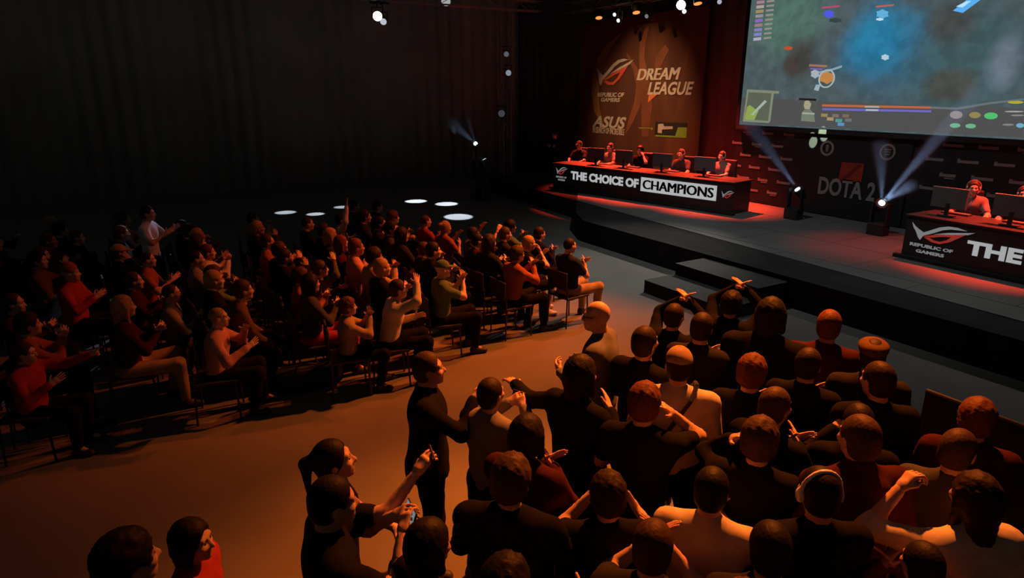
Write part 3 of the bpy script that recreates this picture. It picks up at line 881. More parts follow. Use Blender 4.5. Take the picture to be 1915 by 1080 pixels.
def make_hair(kind, h):
    g = Grid((-0.16, -0.22, -0.45), (0.16, 0.24, 0.20), h)
    if kind in ('short', 'messy', 'long', 'pony', 'bob', 'bun', 'receding'):
        t = {'short': 0.012, 'messy': 0.024, 'long': 0.018, 'pony': 0.012, 'bob': 0.022, 'bun': 0.012, 'receding': 0.010}[kind]
        g.ell((0, -0.018, 0.032), (0.079 + t, 0.098 + t, 0.099 + t))
        g.ell((0, -0.05, -0.03), (0.068 + t, 0.058 + t, 0.07), 0.03)
        if kind == 'messy': g.noise(0.0045, 95, 0.4)
        if kind == 'long':
            g.cap((0, -0.07, 0.0), (0, -0.10, -0.34), 0.085, 0.06, 0.04, ((0, 1, 0), 1.5))
            for s in (-1, 1): g.cap((s * 0.075, -0.01, 0.03), (s * 0.085, 0.0, -0.22), 0.03, 0.02, 0.03)
            g.noise(0.004, 90, 1.1)
        if kind == 'bob':
            for s in (-1, 1): g.cap((s * 0.078, -0.01, 0.03), (s * 0.086, 0.0, -0.10), 0.03, 0.026, 0.03)
            g.cap((0, -0.06, 0), (0, -0.075, -0.11), 0.085, 0.07, 0.04, ((0, 1, 0), 1.4)); g.noise(0.003, 90, 0.2)
        if kind == 'pony':
            g.cap((0, -0.10, 0.06), (0, -0.16, 0.03), 0.03, 0.036, 0.02); g.cap((0, -0.16, 0.03), (0, -0.185, -0.16), 0.036, 0.014, 0.02)
        if kind == 'bun': g.ell((0, -0.125, 0.07), (0.045, 0.042, 0.042), 0.015)
        # cut out the face
        fz = 0.075 if kind != 'receding' else 0.105
        g.ell((0, 0.12, -0.05), (0.085, 0.115, fz + 0.065), 0.012, True)
        if kind in ('short', 'messy', 'receding'):
            for s in (-1, 1): g.ell((s * 0.085, 0.005, -0.03), (0.028, 0.035, 0.045), 0.01, True)
        g.plane((0, 0, -0.085 if kind not in ('long', 'bob', 'pony') else -0.42), (0, 0, -1))
    elif kind == 'cap':
        g.ell((0, -0.015, 0.04), (0.092, 0.112, 0.105)); g.plane((0, 0, 0.035), (0, -0.12, -1))
        g.cap((0, 0.06, 0.045), (0, 0.155, 0.030), 0.07, 0.06, 0.012, ((0, 0, 1), 9.0))
        g.ell((0, -0.015, 0.146), (0.012, 0.012, 0.008), 0.006)
    elif kind == 'flatcap':
        g.ell((0, 0.01, 0.075), (0.105, 0.135, 0.06)); g.ell((0, -0.02, 0.05), (0.09, 0.11, 0.06), 0.02)
        g.plane((0, 0, 0.03), (0, 0, -1)); g.cap((0, 0.10, 0.045), (0, 0.15, 0.035), 0.065, 0.05, 0.01, ((0, 0, 1), 8.0))
    elif kind == 'beanie':
        g.ell((0, -0.02, 0.045), (0.092, 0.11, 0.12)); g.plane((0, 0, 0.02), (0, -0.25, -1)); g.noise(0.002, 200, 0.3)
    elif kind == 'stubble':
        g.ell((0, -0.018, 0.030), (0.081, 0.101, 0.100)); g.ell((0, 0.12, -0.05), (0.088, 0.12, 0.145), 0.012, True)
        g.plane((0, 0, -0.03), (0, 0.3, -1))
    elif kind == 'headset':
        for s in (-1, 1):
            g.ell((s * 0.096, -0.005, -0.008), (0.024, 0.042, 0.048), 0.01)
        n = 10
        P = [(0.108 * math.cos(PI * i / n), -0.01, 0.02 + 0.125 * math.sin(PI * i / n)) for i in range(n + 1)]
        for i in range(n): g.cap(P[i], P[i + 1], 0.014, 0.014, 0.008)
        g.cap((-0.10, 0.03, -0.03), (-0.06, 0.11, -0.075), 0.007, 0.009, 0.008)
    elif kind == 'headband':
        n = 14
        P = [(0.094 * math.cos(PI * i / n), -0.02 - 0.02 * math.sin(PI * i / n), 0.01 + 0.128 * math.sin(PI * i / n)) for i in range(n + 1)]
        for i in range(n): g.cap(P[i], P[i + 1], 0.013, 0.013, 0.006)
        for s in (-1, 1): g.ell((s * 0.095, -0.018, -0.005), (0.02, 0.034, 0.04), 0.01)
    elif kind == 'beard':
        g.ell((0, 0.035, -0.07), (0.062, 0.07, 0.06)); g.ell((0, 0.12, -0.005), (0.06, 0.07, 0.055), 0.015, True)
    elif kind == 'glasses':
        for s in (-1, 1):
            n = 10
            P = [(s * 0.034 + 0.021 * math.cos(2 * PI * i / n), 0.099, 0.006 + 0.017 * math.sin(2 * PI * i / n)) for i in range(n)]
            for i in range(n): g.cap(P[i], P[(i + 1) % n], 0.006, 0.006, 0.002)
            g.cap((s * 0.054, 0.097, 0.008), (s * 0.082, 0.0, 0.01), 0.006, 0.006, 0.002)
        g.cap((-0.014, 0.1, 0.01), (0.014, 0.1, 0.01), 0.006, 0.006, 0.002)
    return g.mesh()


HAIRS = {}
def hair(kind, hi):
    key = (kind, hi)
    if key not in HAIRS: HAIRS[key] = make_hair(kind, 0.011 if hi and kind not in ('glasses',) else (0.008 if kind == 'glasses' else 0.017))
    return HAIRS[key]


def rot(yaw, pitch=0.0, roll=0.0):
    return np.array(Matrix.Rotation(yaw, 3, 'Z') @ Matrix.Rotation(pitch, 3, 'X') @ Matrix.Rotation(roll, 3, 'Y'))


HS = 0.94
def unit(v):
    v = np.array(v, float); return v / (np.linalg.norm(v) + 1e-9)


# arm presets: wrist relative to shoulder (outward, forward, up), elbow hint (outward, forward, up), hand kind, palm direction
ARM = {
    'down': ((0.07, 0.04, -0.52), (0.4, -1, 0), 'cup', (-1, 0, 0)),
    'lap': ((-0.05, 0.33, -0.36), (0.7, -0.5, -0.5), 'cup', (0, 0, -1)),
    'knee': ((0.0, 0.40, -0.32), (0.8, -0.3, -0.6), 'cup', (0, 0, -1)),
    'clap': ((-0.145, 0.30, -0.10), (0.8, -0.2, -1), 'open', (-1, 0, 0)),
    'claphi': ((-0.145, 0.30, 0.06), (0.9, 0.0, -1), 'open', (-1, 0, 0)),
    'clapup': ((-0.13, 0.22, 0.34), (1, 0.5, -0.2), 'open', (-1, 0, 0)),
    'wide': ((0.04, 0.33, -0.06), (0.9, -0.1, -1), 'open', (-1, 0.1, 0.1)),
    'phone': ((-0.11, 0.33, 0.02), (0.9, 0.1, -1), 'grip', (-0.6, 0.8, 0)),
    'phonehi': ((-0.10, 0.30, 0.18), (0.9, 0.2, -0.8), 'grip', (-0.6, 0.8, 0)),
    'raise': ((0.06, 0.12, 0.50), (1, 0.2, 0), 'open', (0, 1, 0)),
    'raisef': ((0.02, 0.40, 0.30), (0.8, 0.1, -0.6), 'grip', (-0.5, 0, -1)),
    'point': ((0.10, 0.52, 0.05), (0.6, 0, -1), 'point', (-1, 0, 0)),
    'out': ((0.48, 0.20, -0.02), (0, -0.4, -1), 'open', (0, 0, -1)),
    'face': ((-0.11, 0.20, 0.12), (0.8, 0.3, -1), 'grip', (0, -1, 0)),
    'cheek': ((-0.03, 0.14, 0.14), (0.8, 0.5, -1), 'cup', (-0.8, -0.4, 0)),
    'desk': ((-0.04, 0.42, -0.20), (0.8, -0.2, -0.6), 'cup', (0, 0, -1)),
    'hold': ((-0.10, 0.28, -0.22), (0.8, -0.5, -0.5), 'grip', (-1, 0, 0.3)),
    'cross': ((-0.24, 0.17, -0.16), (0.6, -0.1, -1), 'cup', (0, -1, 0)),
}


def build_person(kind='stand', lean=0.0, sway=0.0, twist=0.0, hyaw=0.0, hpitch=0.0, hroll=0.0, L='down', Rr='down',
                 sleeve='long', legs='long', hairk='short', extras=(), hi=True, build=1.0, spread=0.1, hood=False, seed=0, coat=0.0, skirt=False):
    """returns dict of meshes; local frame: face +Y, feet at z=0; also wrist points"""
    h = 0.021 if hi else 0.034
    P = np.array([0, 0, 0.95]) if kind == 'stand' else np.array([0, -0.02, 0.535])
    u = unit((sway, math.sin(lean), math.cos(lean)))
    r = unit((math.cos(twist), math.sin(twist), 0)); r = unit(r - u * np.dot(r, u))
    f = np.cross(u, r)
    B = build
    T = lambda a, b, c: P + r * a + f * b + u * c
    neck = T(0, -0.005, 0.50); sh = {1: T(0.18 * B, 0, 0.44), -1: T(-0.18 * B, 0, 0.44)}
    HR = rot(hyaw + twist * 0.6, hpitch, hroll)
    hc = neck + u * 0.075 + np.array([0, 0.02, 0]) + HR @ np.array([0, 0.025, 0.09])
    # legs
    leg = {}
    for s in (-1, 1):
        hip = P + r * s * 0.09 + np.array([0, 0, -0.03])
        if kind == 'stand':
            kn = np.array([s * (0.09 + spread * 0.4), 0.03, 0.50]); an = np.array([s * (0.09 + spread * 0.7), -0.02, 0.09])
        else:
            kn = np.array([s * (0.10 + spread * 0.6), 0.43, 0.535]); an = np.array([s * (0.10 + spread * 0.5), 0.40 + 0.05 * s * ((seed % 3) - 1), 0.09])
        leg[s] = (hip, kn, an)
    arms = {}
    for s, nm in ((-1, L), (1, Rr)):
        off, hint, hk, palm = ARM[nm] if isinstance(nm, str) else nm
        g3 = lambda v: r * s * v[0] + f * v[1] + u * v[2]
        S = sh[s]; W = S + g3(off); d = W - S; D = np.linalg.norm(d); l1, l2 = 0.285, 0.262
        D2 = min(D, l1 + l2 - 0.004); W = S + d / D * D2
        a = (l1 * l1 - l2 * l2 + D2 * D2) / (2 * D2); hh = math.sqrt(max(l1 * l1 - a * a, 0))
        dn = d / D; hn = g3(hint); hn = unit(hn - dn * np.dot(hn, dn))
        El = S + dn * a + hn * hh
        arms[s] = (S, El, W, hk, unit(g3(palm)))
    pts = np.array([P, neck, hc] + [x for l in leg.values() for x in l] + [x for a in arms.values() for x in a[:3]])
    lo = pts.min(0) - 0.24; hi_ = pts.max(0) + 0.24
    lo[2] = max(lo[2], -0.03)

    def torso(g, e):
        fl = (tuple(f), 1.42)
        g.cap(T(0, 0, -0.03), T(0, 0, 0.13), 0.165 * B + e, 0.148 * B + e, 0.05, fl)
        g.cap(T(0, 0, 0.13), T(0, 0.005, 0.33), 0.148 * B + e, 0.172 * B + e, 0.05, fl)
        g.cap(T(-0.085, 0.0, 0.36), T(0.085, 0, 0.36), 0.11 + e, 0.11 + e, 0.06, (tuple(f), 1.15))
        g.cap(sh[-1], T(-0.05, 0, 0.475), 0.062 + e, 0.06 + e, 0.05)
        g.cap(sh[1], T(0.05, 0, 0.475), 0.062 + e, 0.06 + e, 0.05)

    def armp(g, e, upto=2.0):
        for s in (-1, 1):
            S, El, W = arms[s][:3]
            if upto >= 1: g.cap(S, El, 0.060 + e, 0.044 + e, 0.045)
            else: g.cap(S, S + (El - S) * upto, 0.060 + e, 0.052 + e, 0.045)
            if upto > 1: g.cap(El, El + (W - El) * min(upto - 1, 1), 0.044 + e, (0.029 if upto >= 2 else 0.034) + e, 0.03)

    def legp(g, e, upto=2.0):
        for s in (-1, 1):
            hp, kn, an = leg[s]
            if upto >= 1: g.cap(hp, kn, 0.092 * B + e, 0.062 + e, 0.05)
            else: g.cap(hp, hp + (kn - hp) * upto, 0.092 * B + e, 0.075 + e, 0.05)
            if upto > 1:
                g.cap(kn, kn + (an - kn) * (upto - 1), 0.060 + e, 0.044 + e, 0.04)

    out = {}
    # ---- body (skin)
    g = Grid(lo, hi_, h * 1.15)
    torso(g, -0.03); armp(g, -0.006 if sleeve == 'long' else 0.0); legp(g, -0.022 if legs == 'long' else -0.008)
    for s in (-1, 1):
        an = leg[s][2]; g.cap(an, an + np.array([s * 0.02, 0.13, -0.055]), 0.04, 0.03, 0.03)
    g.cap(neck - u * 0.04, hc + HR @ np.array([0, -0.03, -0.07]), 0.062, 0.055, 0.04)
    v, q = g.mesh(); parts = [(v, q, 0)]
    for hv, hq, hm in HEADS['hi' if hi else 'lo']:
        parts.append((hv @ HR.T * HS + hc, hq, hm))
    out['wrist'] = {}
    for s in (-1, 1):
        S, El, W, hk, palm = arms[s]
        y = unit(W - El); z = -unit(palm - y * np.dot(palm, y)); x = np.cross(y, z)
        hv, hq = hand(hk, hi)
        fr_ = np.stack([x, y, z], 1)
        # thumb side: choose the side pointing up / inward
        want = np.cross(y, z) if s > 0 else -np.cross(y, z)
        hv2 = hv.copy()
        if s > 0: hv2[:, 0] *= -1; hq = hq[:, ::-1]
        parts.append((hv2 @ fr_.T * 0.93 + W, hq, 0))
        out['wrist'][s] = (W, y, z)
    out['body'] = parts
    # ---- shirt
    g = Grid(lo, hi_, h)
    torso(g, 0.008); armp(g, 0.010, {'long': 1.96, 'short': 0.68, 'half': 1.25}[sleeve])
    if coat: g.cap(T(0, 0, 0.0), T(0, -0.01, -coat), 0.175 * B, 0.20 * B, 0.05, (tuple(f), 1.35))
    if hood: g.cap(T(-0.06, -0.085, 0.46), T(0.06, -0.085, 0.46), 0.055, 0.055, 0.04); g.cap(T(0, -0.10, 0.42), T(0, -0.09, 0.36), 0.06, 0.05, 0.04)
    if not hood: g.cap(neck - u * 0.03, neck + u * 0.012, 0.070, 0.066, 0.03)
    else: g.cap(neck - u * 0.03, neck + u * 0.03, 0.078, 0.076, 0.03)
    g.noise(0.0035, 26, seed * 1.3)
    g.plane(T(0, 0, -0.06 - coat), -u)
    out['shirt'] = [g.mesh() + (0,)]
    # ---- trousers
    g = Grid(lo, np.array([hi_[0], hi_[1], P[2] + 0.2]), h)
    g.cap(T(0, 0, -0.04), T(0, 0, 0.10 if kind == 'stand' else -0.02), (0.165 if kind == 'stand' else 0.15) * B + 0.004, (0.15 if kind == 'stand' else 0.14) * B + 0.002, 0.05, (tuple(f), 1.42))
    legp(g, 0.012, {'long': 1.93, 'short': 0.92}[legs])
    if kind == 'sit': g.ell(P + np.array([0, -0.02, -0.03]), (0.19, 0.16, 0.07), 0.04)
    g.noise(0.003, 24, seed * 0.7 + 1)
    if kind == 'stand': g.plane(T(0, 0, 0.03), u)
    out['trousers'] = [g.mesh() + (0,)]
    # ---- shoes
    out['shoes'] = []
    for s in (-1, 1):
        an = leg[s][2]; g = Grid(an + np.array([-0.12, -0.12, -0.12]), an + np.array([0.12, 0.24, 0.08]), 0.018 if hi else 0.026)
        dx = np.array([s * 0.025, 0, 0])
        g.cap(an + np.array([0, -0.03, -0.045]), an + np.array([0, 0.13, -0.055]) + dx, 0.045, 0.042, 0.03)
        g.cap(an + np.array([0, -0.01, -0.04]), an + np.array([0, 0, 0.0]), 0.05, 0.052, 0.03)
        g.plane((0, 0, 0.004), (0, 0, -1))
        out['shoes'].append([g.mesh() + (0,)])
    # ---- hair and things worn on the head
    out['hair'] = []
    for k in ([hairk] if hairk else []) + list(extras):
        hv, hq = hair(k, hi)
        out['hair'].append((k, [(hv @ HR.T * HS + hc, hq, 0)]))
    out['top'] = hc + HR @ np.array([0, -0.015, 0.128]); out['hc'] = hc; out['HR'] = HR
    return out


# palette ------------------------------------------------------------------
SKIN = [mat('skin_light', (0.56, 0.36, 0.27), 0.55, 0.06, 12), mat('skin_mid', (0.47, 0.29, 0.2), 0.55, 0.06, 12), mat('skin_dark', (0.30, 0.17, 0.11), 0.55, 0.06, 12)]
LIP = mat('lips', (0.42, 0.17, 0.14), 0.5, 0); EYE = mat('eye', (0.05, 0.04, 0.04), 0.25, 0); BROW = mat('brow', (0.05, 0.03, 0.02), 0.8, 0)
HAIRC = {'black': (0.012, 0.010, 0.009), 'dark brown': (0.026, 0.016, 0.011), 'brown': (0.06, 0.034, 0.02), 'red brown': (0.12, 0.045, 0.022),
         'blond': (0.34, 0.23, 0.11), 'grey': (0.22, 0.21, 0.2)}
CLO = {'black': (0.011, 0.011, 0.012), 'charcoal': (0.024, 0.024, 0.026), 'dark grey': (0.06, 0.06, 0.06), 'grey': (0.2, 0.195, 0.19), 'navy': (0.025, 0.032, 0.06),
       'maroon': (0.05, 0.014, 0.014), 'red': (0.36, 0.045, 0.04), 'cream': (0.58, 0.52, 0.42), 'white': (0.66, 0.66, 0.68), 'olive': (0.085, 0.085, 0.04),
       'brown': (0.12, 0.07, 0.04), 'tan': (0.36, 0.26, 0.16), 'blue grey': (0.13, 0.14, 0.18), 'green': (0.10, 0.16, 0.09), 'rust': (0.3, 0.1, 0.05), 'pink': (0.5, 0.25, 0.24), 'denim': (0.055, 0.075, 0.12)}
def HM(c): return mat('hair_' + c.replace(' ', '_'), HAIRC[c], 0.6, 0.35, 60, 0.3, spec=0.15)
def CM(c): return mat('cloth_' + c.replace(' ', '_'), CLO[c], 0.95, 0.16, 9, 0.25, spec=0.03)
M_HEADSET = mat('headset_plastic', (0.2, 0.19, 0.19), 0.3, 0.05, 10)
M_BAND = mat('headband_glossy', (0.8, 0.75, 0.72), 0.3, 0.05, 10)
M_SHOE = mat('shoe_dark', (0.035, 0.033, 0.033), 0.6, 0.2, 10)
M_SHOEL = mat('shoe_light', (0.42, 0.38, 0.34), 0.6, 0.1, 10)


def finish(meshes, loc, rz, label, group=None, skin=0, haircol='dark brown', shirt='black', trousers='black', hatcol='tan', shoe=M_SHOE, scale=1.0, names=None):
    """turn built geometry into a person with its parts (meshes may be a cached dict of bpy meshes)"""
    c = meshes.get('_bpy')
    if c is None:
        c = {'body': np_mesh('person', meshes['body']), 'shirt': np_mesh('shirt', meshes['shirt']), 'trousers': np_mesh('trousers', meshes['trousers']),
             'shoes': [np_mesh('shoe', s) for s in meshes['shoes']], 'hair': [(k, np_mesh(k, s)) for k, s in meshes['hair']]}
        for i in range(4): c['body'].materials.append(SKIN[0])
        for x in [c['shirt'], c['trousers']] + c['shoes'] + [m_ for _, m_ in c['hair']]: x.materials.append(CM('black'))
        meshes['_bpy'] = c

    def put(name, me, ms, parent=None):
        o = bpy.data.objects.new(name, me); COL.objects.link(o)
        for i, m_ in enumerate(ms):
            o.material_slots[i].link = 'OBJECT'; o.material_slots[i].material = m_
        if parent: o.parent = parent
        return o
    p = put('person', c['body'], [SKIN[skin], LIP, EYE, BROW])
    p.location = loc; p.rotation_euler = (0, 0, rz); p.scale = (scale,) * 3
    tag(p, label, 'person', group)
    put((names or {}).get('shirt', 'shirt'), c['shirt'], [CM(shirt)], p)
    put('trousers', c['trousers'], [CM(trousers)], p)
    for s in c['shoes']: put('shoe', s, [shoe], p)
    for k, me in c['hair']:
        if k in ('cap', 'flatcap', 'beanie'): put({'cap': 'cap', 'flatcap': 'flat_cap', 'beanie': 'beanie'}[k], me, [CM(hatcol)], p)
        elif k == 'headset': put('headset', me, [M_HEADSET], p)
        elif k == 'headband': put('headphones', me, [M_BAND], p)
        elif k == 'glasses': put('glasses', me, [M_GREYP], p)
        else: put('beard' if k == 'beard' else 'hair', me, [HM(haircol)], p)
    return p


def world_pt(loc, rz, scale, v):
    return Vector(loc) + Matrix.Rotation(rz, 3, 'Z') @ (Vector(v) * scale)


def smartphone(loc, rot_m, label, lit=None):
    t = empty('smartphone', loc)
    t.rotation_euler = rot_m.to_euler()
    tag(t, label, 'smartphone', 'phones held up in the crowd')
    cs = box('case', (0, 0, 0), (0.072, 0.009, 0.142), M_PLAST, t, 0.003)
    box('display', (0, -0.0052, 0), (0.064, 0.001, 0.125), E((0.5, 0.55, 0.6), 0.35) if lit else mat('phone_glass', (0.02, 0.02, 0.025), 0.15, 0), cs)
    return t


OCC = []


def by_head(px, py, ztop, meshes, rz, scale):
    """foot position so that the head top is seen at the pixel"""
    tw_ = onz(px, py, ztop)
    t = Matrix.Rotation(rz, 3, 'Z') @ (Vector(meshes['top']) * scale)
    return Vector((tw_.x - t.x, tw_.y - t.y, 0)), tw_


# ------------------------------------------------------------------ standing crowd on the right
G_R = 'standing spectators right of the aisle'
QUEUE = []
def standing(px, py, face, label, ztop=1.74, phone=None, grp=G_R, wt=1.0, **k):
    fk = {q: k.pop(q) for q in list(k) if q in ('skin', 'haircol', 'shirt', 'trousers', 'hatcol', 'shoe', 'names')}
    m_ = build_person('stand', seed=len(QUEUE), **k)
    sc = ztop / m_['top'][2]; rz = R(face)
    loc, tp = by_head(px, py, ztop, m_, rz, sc)
    QUEUE.append([m_, loc, rz, sc, label, grp, fk, phone, wt])


def settle():
    """nobody stands inside a neighbour: push close pairs apart, fillers first"""
    ORIG = [q[1].copy() for q in QUEUE]
    for it in range(60):
        for i in range(len(QUEUE)):
            for j in range(i):
                a, b = QUEUE[i], QUEUE[j]
                d = a[1] - b[1]; d.z = 0; L_ = d.length
                if L_ < 0.47:
                    d = d.normalized() * (0.47 - L_) * 0.5; tw_ = a[8] + b[8]
                    a[1] += d * (a[8] / tw_) * 1.2; b[1] -= d * (b[8] / tw_) * 1.2
    for i_, q in enumerate(QUEUE):
        pass
    for m_, loc, rz, sc, label, grp, fk, phone, wt in QUEUE:
        po = finish(m_, loc, rz, label, grp, scale=sc, **fk)
        if 'bag strap' in label:
            bm = bmesh.new()
            pa = [(0.12, -0.03, 1.515), (0.085, -0.115, 1.44), (0.02, -0.155, 1.34), (-0.06, -0.155, 1.20), (-0.15, -0.12, 1.05), (-0.20, 0.0, 0.98), (-0.14, 0.13, 1.06), (-0.03, 0.165, 1.22), (0.06, 0.14, 1.38), (0.11, 0.06, 1.50), (0.12, -0.03, 1.515)]
            for q0, q1 in zip(pa, pa[1:]): btube(bm, q0, q1, 0.014, seg=6)
            link('bag_strap', bm_mesh(bm, 'bag_strap'), M_PLAST, po)
        if phone is not None:
            s, lab, lit = phone
            W, y, z = m_['wrist'][s]
            c = world_pt(loc, rz, sc, W + y * 0.10 - z * 0.035)
            smartphone(c, Matrix.Rotation(rz, 3, 'Z') @ Matrix.Rotation(R(-18), 3, 'X') @ Matrix.Rotation(R(90), 3, 'Y'), lab, lit)


standing(1131, 567, 128, 'bald man in blue grey jacket with glasses turned towards the aisle', wt=0.12, ztop=1.78, hairk=None, extras=('glasses',), shirt='blue grey',
         L='hold', Rr='cross', hpitch=-0.05, skin=0, build=1.08)
standing(1206, 613, 14, 'dark-haired person in black jacket just right of the bald man', wt=0.12, ztop=1.72, hairk='short', L='hold', Rr='hold', hpitch=0.12, shirt='black', names={'shirt': 'jacket'})
standing(1285, 640, 44, 'person in tan cap and cream t-shirt with a bag strap', wt=0.12, ztop=1.74, hairk='cap', extras=('receding',), hatcol='tan', shirt='cream', sleeve='short', L='down', Rr='down', build=1.12, hyaw=0.15)
standing(1338, 588, 28, 'person in black with lit ear in front of the capped person', wt=0.12, ztop=1.70, hairk='short', shirt='charcoal', L='clap', Rr='clap')
standing(1412, 662, 30, 'reddish-haired person in black beyond the cream t-shirt', wt=0.12, ztop=1.68, hairk='messy', haircol='red brown', shirt='black', L='clap', Rr='clap')
standing(1428, 560, 24, 'large dark silhouette with bushy hair in front of the stage steps', wt=0.12, ztop=1.86, hairk='bob', haircol='black', shirt='black', build=1.25, names={'shirt': 'jacket'})
standing(1557, 582, 30, 'person in maroon sweatshirt at the front near the stage', wt=0.12, ztop=1.75, hairk='short', haircol='red brown', shirt='maroon', build=1.12, names={'shirt': 'sweatshirt'})
standing(1602, 634, 36, 'person in brown flat cap near the floor strip', wt=0.12, ztop=1.70, hairk='flatcap', extras=('receding',), hatcol='brown', shirt='charcoal', build=1.05)
standing(1642, 694, 50, 'dark-haired person whose neck glows orange behind the flat cap', wt=0.12, ztop=1.72, hairk='short', haircol='dark brown', shirt='black', hyaw=0.35)
standing(1164, 704, 36, 'red-haired person raising a hand beside the face', wt=0.12, ztop=1.70, hairk='messy', haircol='red brown', shirt='black', Rr='cheek', L='hold', sleeve='short')
standing(1090, 668, 12, 'dark-haired person in black stretching one arm into the aisle', wt=0.015, ztop=1.74, hairk='bob', haircol='black', shirt='black', L=((0.51, 0.12, -0.10), (0, -0.4, -1), 'cup', (0, 0, -1)), Rr='clap')
standing(906, 707, 22, 'person in grey shirt seen from behind filming at the aisle', wt=0.12, ztop=1.56, hairk='short', haircol='dark brown', shirt='grey', L='phone', Rr='phone', hpitch=0.1, sleeve='long',
         phone=(1, 'dark phone held by the person in grey shirt', None))
standing(801, 660, -24, 'man in black jacket in profile standing at the aisle edge', wt=0.12, ztop=1.66, hairk='short', haircol='brown', shirt='black', L='down', Rr='phone', build=1.12, hpitch=0.1, names={'shirt': 'jacket'}, coat=0.08)
standing(610, 826, -14, 'person with dark ponytail raising a bare arm into the aisle', wt=0.12, ztop=1.62, hairk='pony', haircol='black', shirt='black', sleeve='short', L='lap', Rr=((0.05, 0.44, 0.22), (0.7, 0.2, -0.7), 'grip', (-0.5, 0, -1)), hpitch=0.15,
         phone=(1, 'slim phone in the raised hand of the ponytail spectator', None))
standing(655, 897, -6, 'person in black t-shirt with bent bare arms filming with a camera phone', wt=0.12, ztop=1.70, hairk='short', haircol='black', shirt='black', sleeve='short', L='phone', Rr='phone', hpitch=-0.05,
         phone=(1, 'lit camera phone held over bent bare arms', True))
standing(985, 782, 30, 'dark-haired person in dark red top behind the grey shirt', wt=0.12, ztop=1.66, hairk='bob', haircol='black', shirt='maroon', L='clap', Rr='clap')
standing(1056, 858, 42, 'broad brown-haired person in black at the crowd centre', wt=0.12, ztop=1.70, hairk='messy', haircol='brown', shirt='black', build=1.15, L='hold', Rr='hold')
standing(1190, 912, 60, 'person in black with both bare forearms lit and hands meeting', wt=0.12, ztop=1.58, hairk='messy', haircol='dark brown', shirt='black', sleeve='short', L='claphi', Rr='wide')
standing(1318, 872, 34, 'person in cream top with black hair mid crowd', wt=0.12, ztop=1.62, hairk='short', haircol='black', shirt='cream', L='clap', Rr='clap', sleeve='short', build=1.1)
standing(1246, 980, 40, 'brown-haired person with cupped hands near the bottom edge', wt=0.12, ztop=1.66, hairk='short', haircol='brown', shirt='charcoal', L='claphi', Rr='claphi', sleeve='short')
standing(1372, 832, 32, 'person with loose brown hair in black in front of the cream top', wt=0.12, ztop=1.70, hairk='messy', haircol='brown', shirt='black', L='cheek', Rr='hold')
standing(1340, 1030, 44, 'reddish-haired person at the bottom edge in black', wt=0.12, ztop=1.72, hairk='messy', haircol='red brown', shirt='black', L='hold', Rr='hold')
standing(1541, 880, 58, 'person in black wearing pale glossy headphones over dark hair', wt=0.12, ztop=1.70, hairk='short', haircol='black', extras=('headband',), shirt='black', L='hold', Rr='hold')
standing(1652, 773, 62, 'man in maroon hooded top seen from behind with cropped hair', wt=0.05, ztop=1.77, hairk='short', haircol='brown', shirt='maroon', hood=True, build=1.16, L='down', Rr='down', names={'shirt': 'hooded_top'}, hyaw=0.1)
standing(1826, 884, 66, 'person with long dark hair and cream shirt raising a fist', wt=0.02, ztop=1.68, hairk='long', haircol='dark brown', shirt='cream', L=((0.06, 0.20, 0.19), (1, 0.1, -0.7), 'fist', (-1, 0, 0)), Rr='down', sleeve='half')
standing(1732, 800, 20, 'brown-haired person turning towards the stage with lit cheek', wt=0.12, ztop=1.66, hairk='short', haircol='brown', shirt='dark grey', L='hold', Rr='hold', hyaw=-0.3)
standing(1500, 728, 4, 'person with orange-lit face turned to the stage mid crowd', wt=0.12, ztop=1.68, hairk='short', haircol='brown', shirt='black', L='clap', Rr='clap')
standing(1806, 768, 26, 'red-haired person in maroon top at the barrier on the far right', wt=0.12, ztop=1.66, hairk='messy', haircol='red brown', shirt='maroon', L='hold', Rr='hold')
standing(1700, 985, 58, 'person in brown top crouched low behind the maroon hooded top', wt=0.12, ztop=1.50, hairk='short', haircol='black', shirt='brown', L='claphi', Rr='claphi', lean=0.15)
standing(242, 976, 20, 'person with black hair and black top at the lower left corner', wt=0.12, ztop=1.72, hairk='messy', haircol='black', shirt='black', L='hold', Rr='hold')
standing(336, 994, -30, 'dark-haired person in red top at the lower left corner', wt=0.12, ztop=1.44, hairk='bob', haircol='black', shirt='red', L='down', Rr='hold')
standing(950, 1030, 30, 'person in brown leather jacket at the bottom edge', wt=0.12, ztop=1.66, hairk='messy', haircol='black', shirt='brown', L='hold', Rr='wide', names={'shirt': 'jacket'})
standing(1465, 640, 22, 'short dark-haired person in black behind the bushy silhouette', 1.66, hairk='short', haircol='dark brown', shirt='black', L='clap', Rr='clap')
standing(1262, 568, 16, 'person in black beside the stage steps with hands lifted', 1.60, hairk='short', haircol='dark brown', shirt='black', L='clapup', Rr='clapup')
standing(1370, 545, 18, 'person in black by the steps clapping above the head', 1.62, hairk='messy', haircol='black', shirt='black', L='clapup', Rr='clapup')
standing(1420, 900, 46, 'bearded person in charcoal left of the headphone wearer', 1.66, hairk='short', haircol='black', extras=('beard',), shirt='charcoal', L='hold', Rr='hold')
standing(1460, 1000, 50, 'dark-haired person in black below the headphone wearer', 1.70, hairk='messy', haircol='black', shirt='black', L='hold', Rr='hold')
standing(1600, 1010, 60, 'rust-haired person in black at the bottom right edge', 1.56, hairk='messy', haircol='red brown', shirt='black', L='claphi', Rr='claphi')
standing(1100, 1010, 30, 'person in navy top at the bottom edge beside clapping hands', 1.66, hairk='short', haircol='black', shirt='navy', L='clap', Rr='clap')
standing(850, 985, 10, 'dark-haired person in black behind the camera phone holder', 1.58, hairk='bob', haircol='black', shirt='black', L='hold', Rr='hold')
standing(1560, 760, 40, 'black-haired person in black left of the cropped-hair man', 1.62, hairk='short', haircol='black', shirt='black', L='phone', Rr='hold', phone=(-1, 'small glowing phone left of the cropped-hair man', True))
settle()
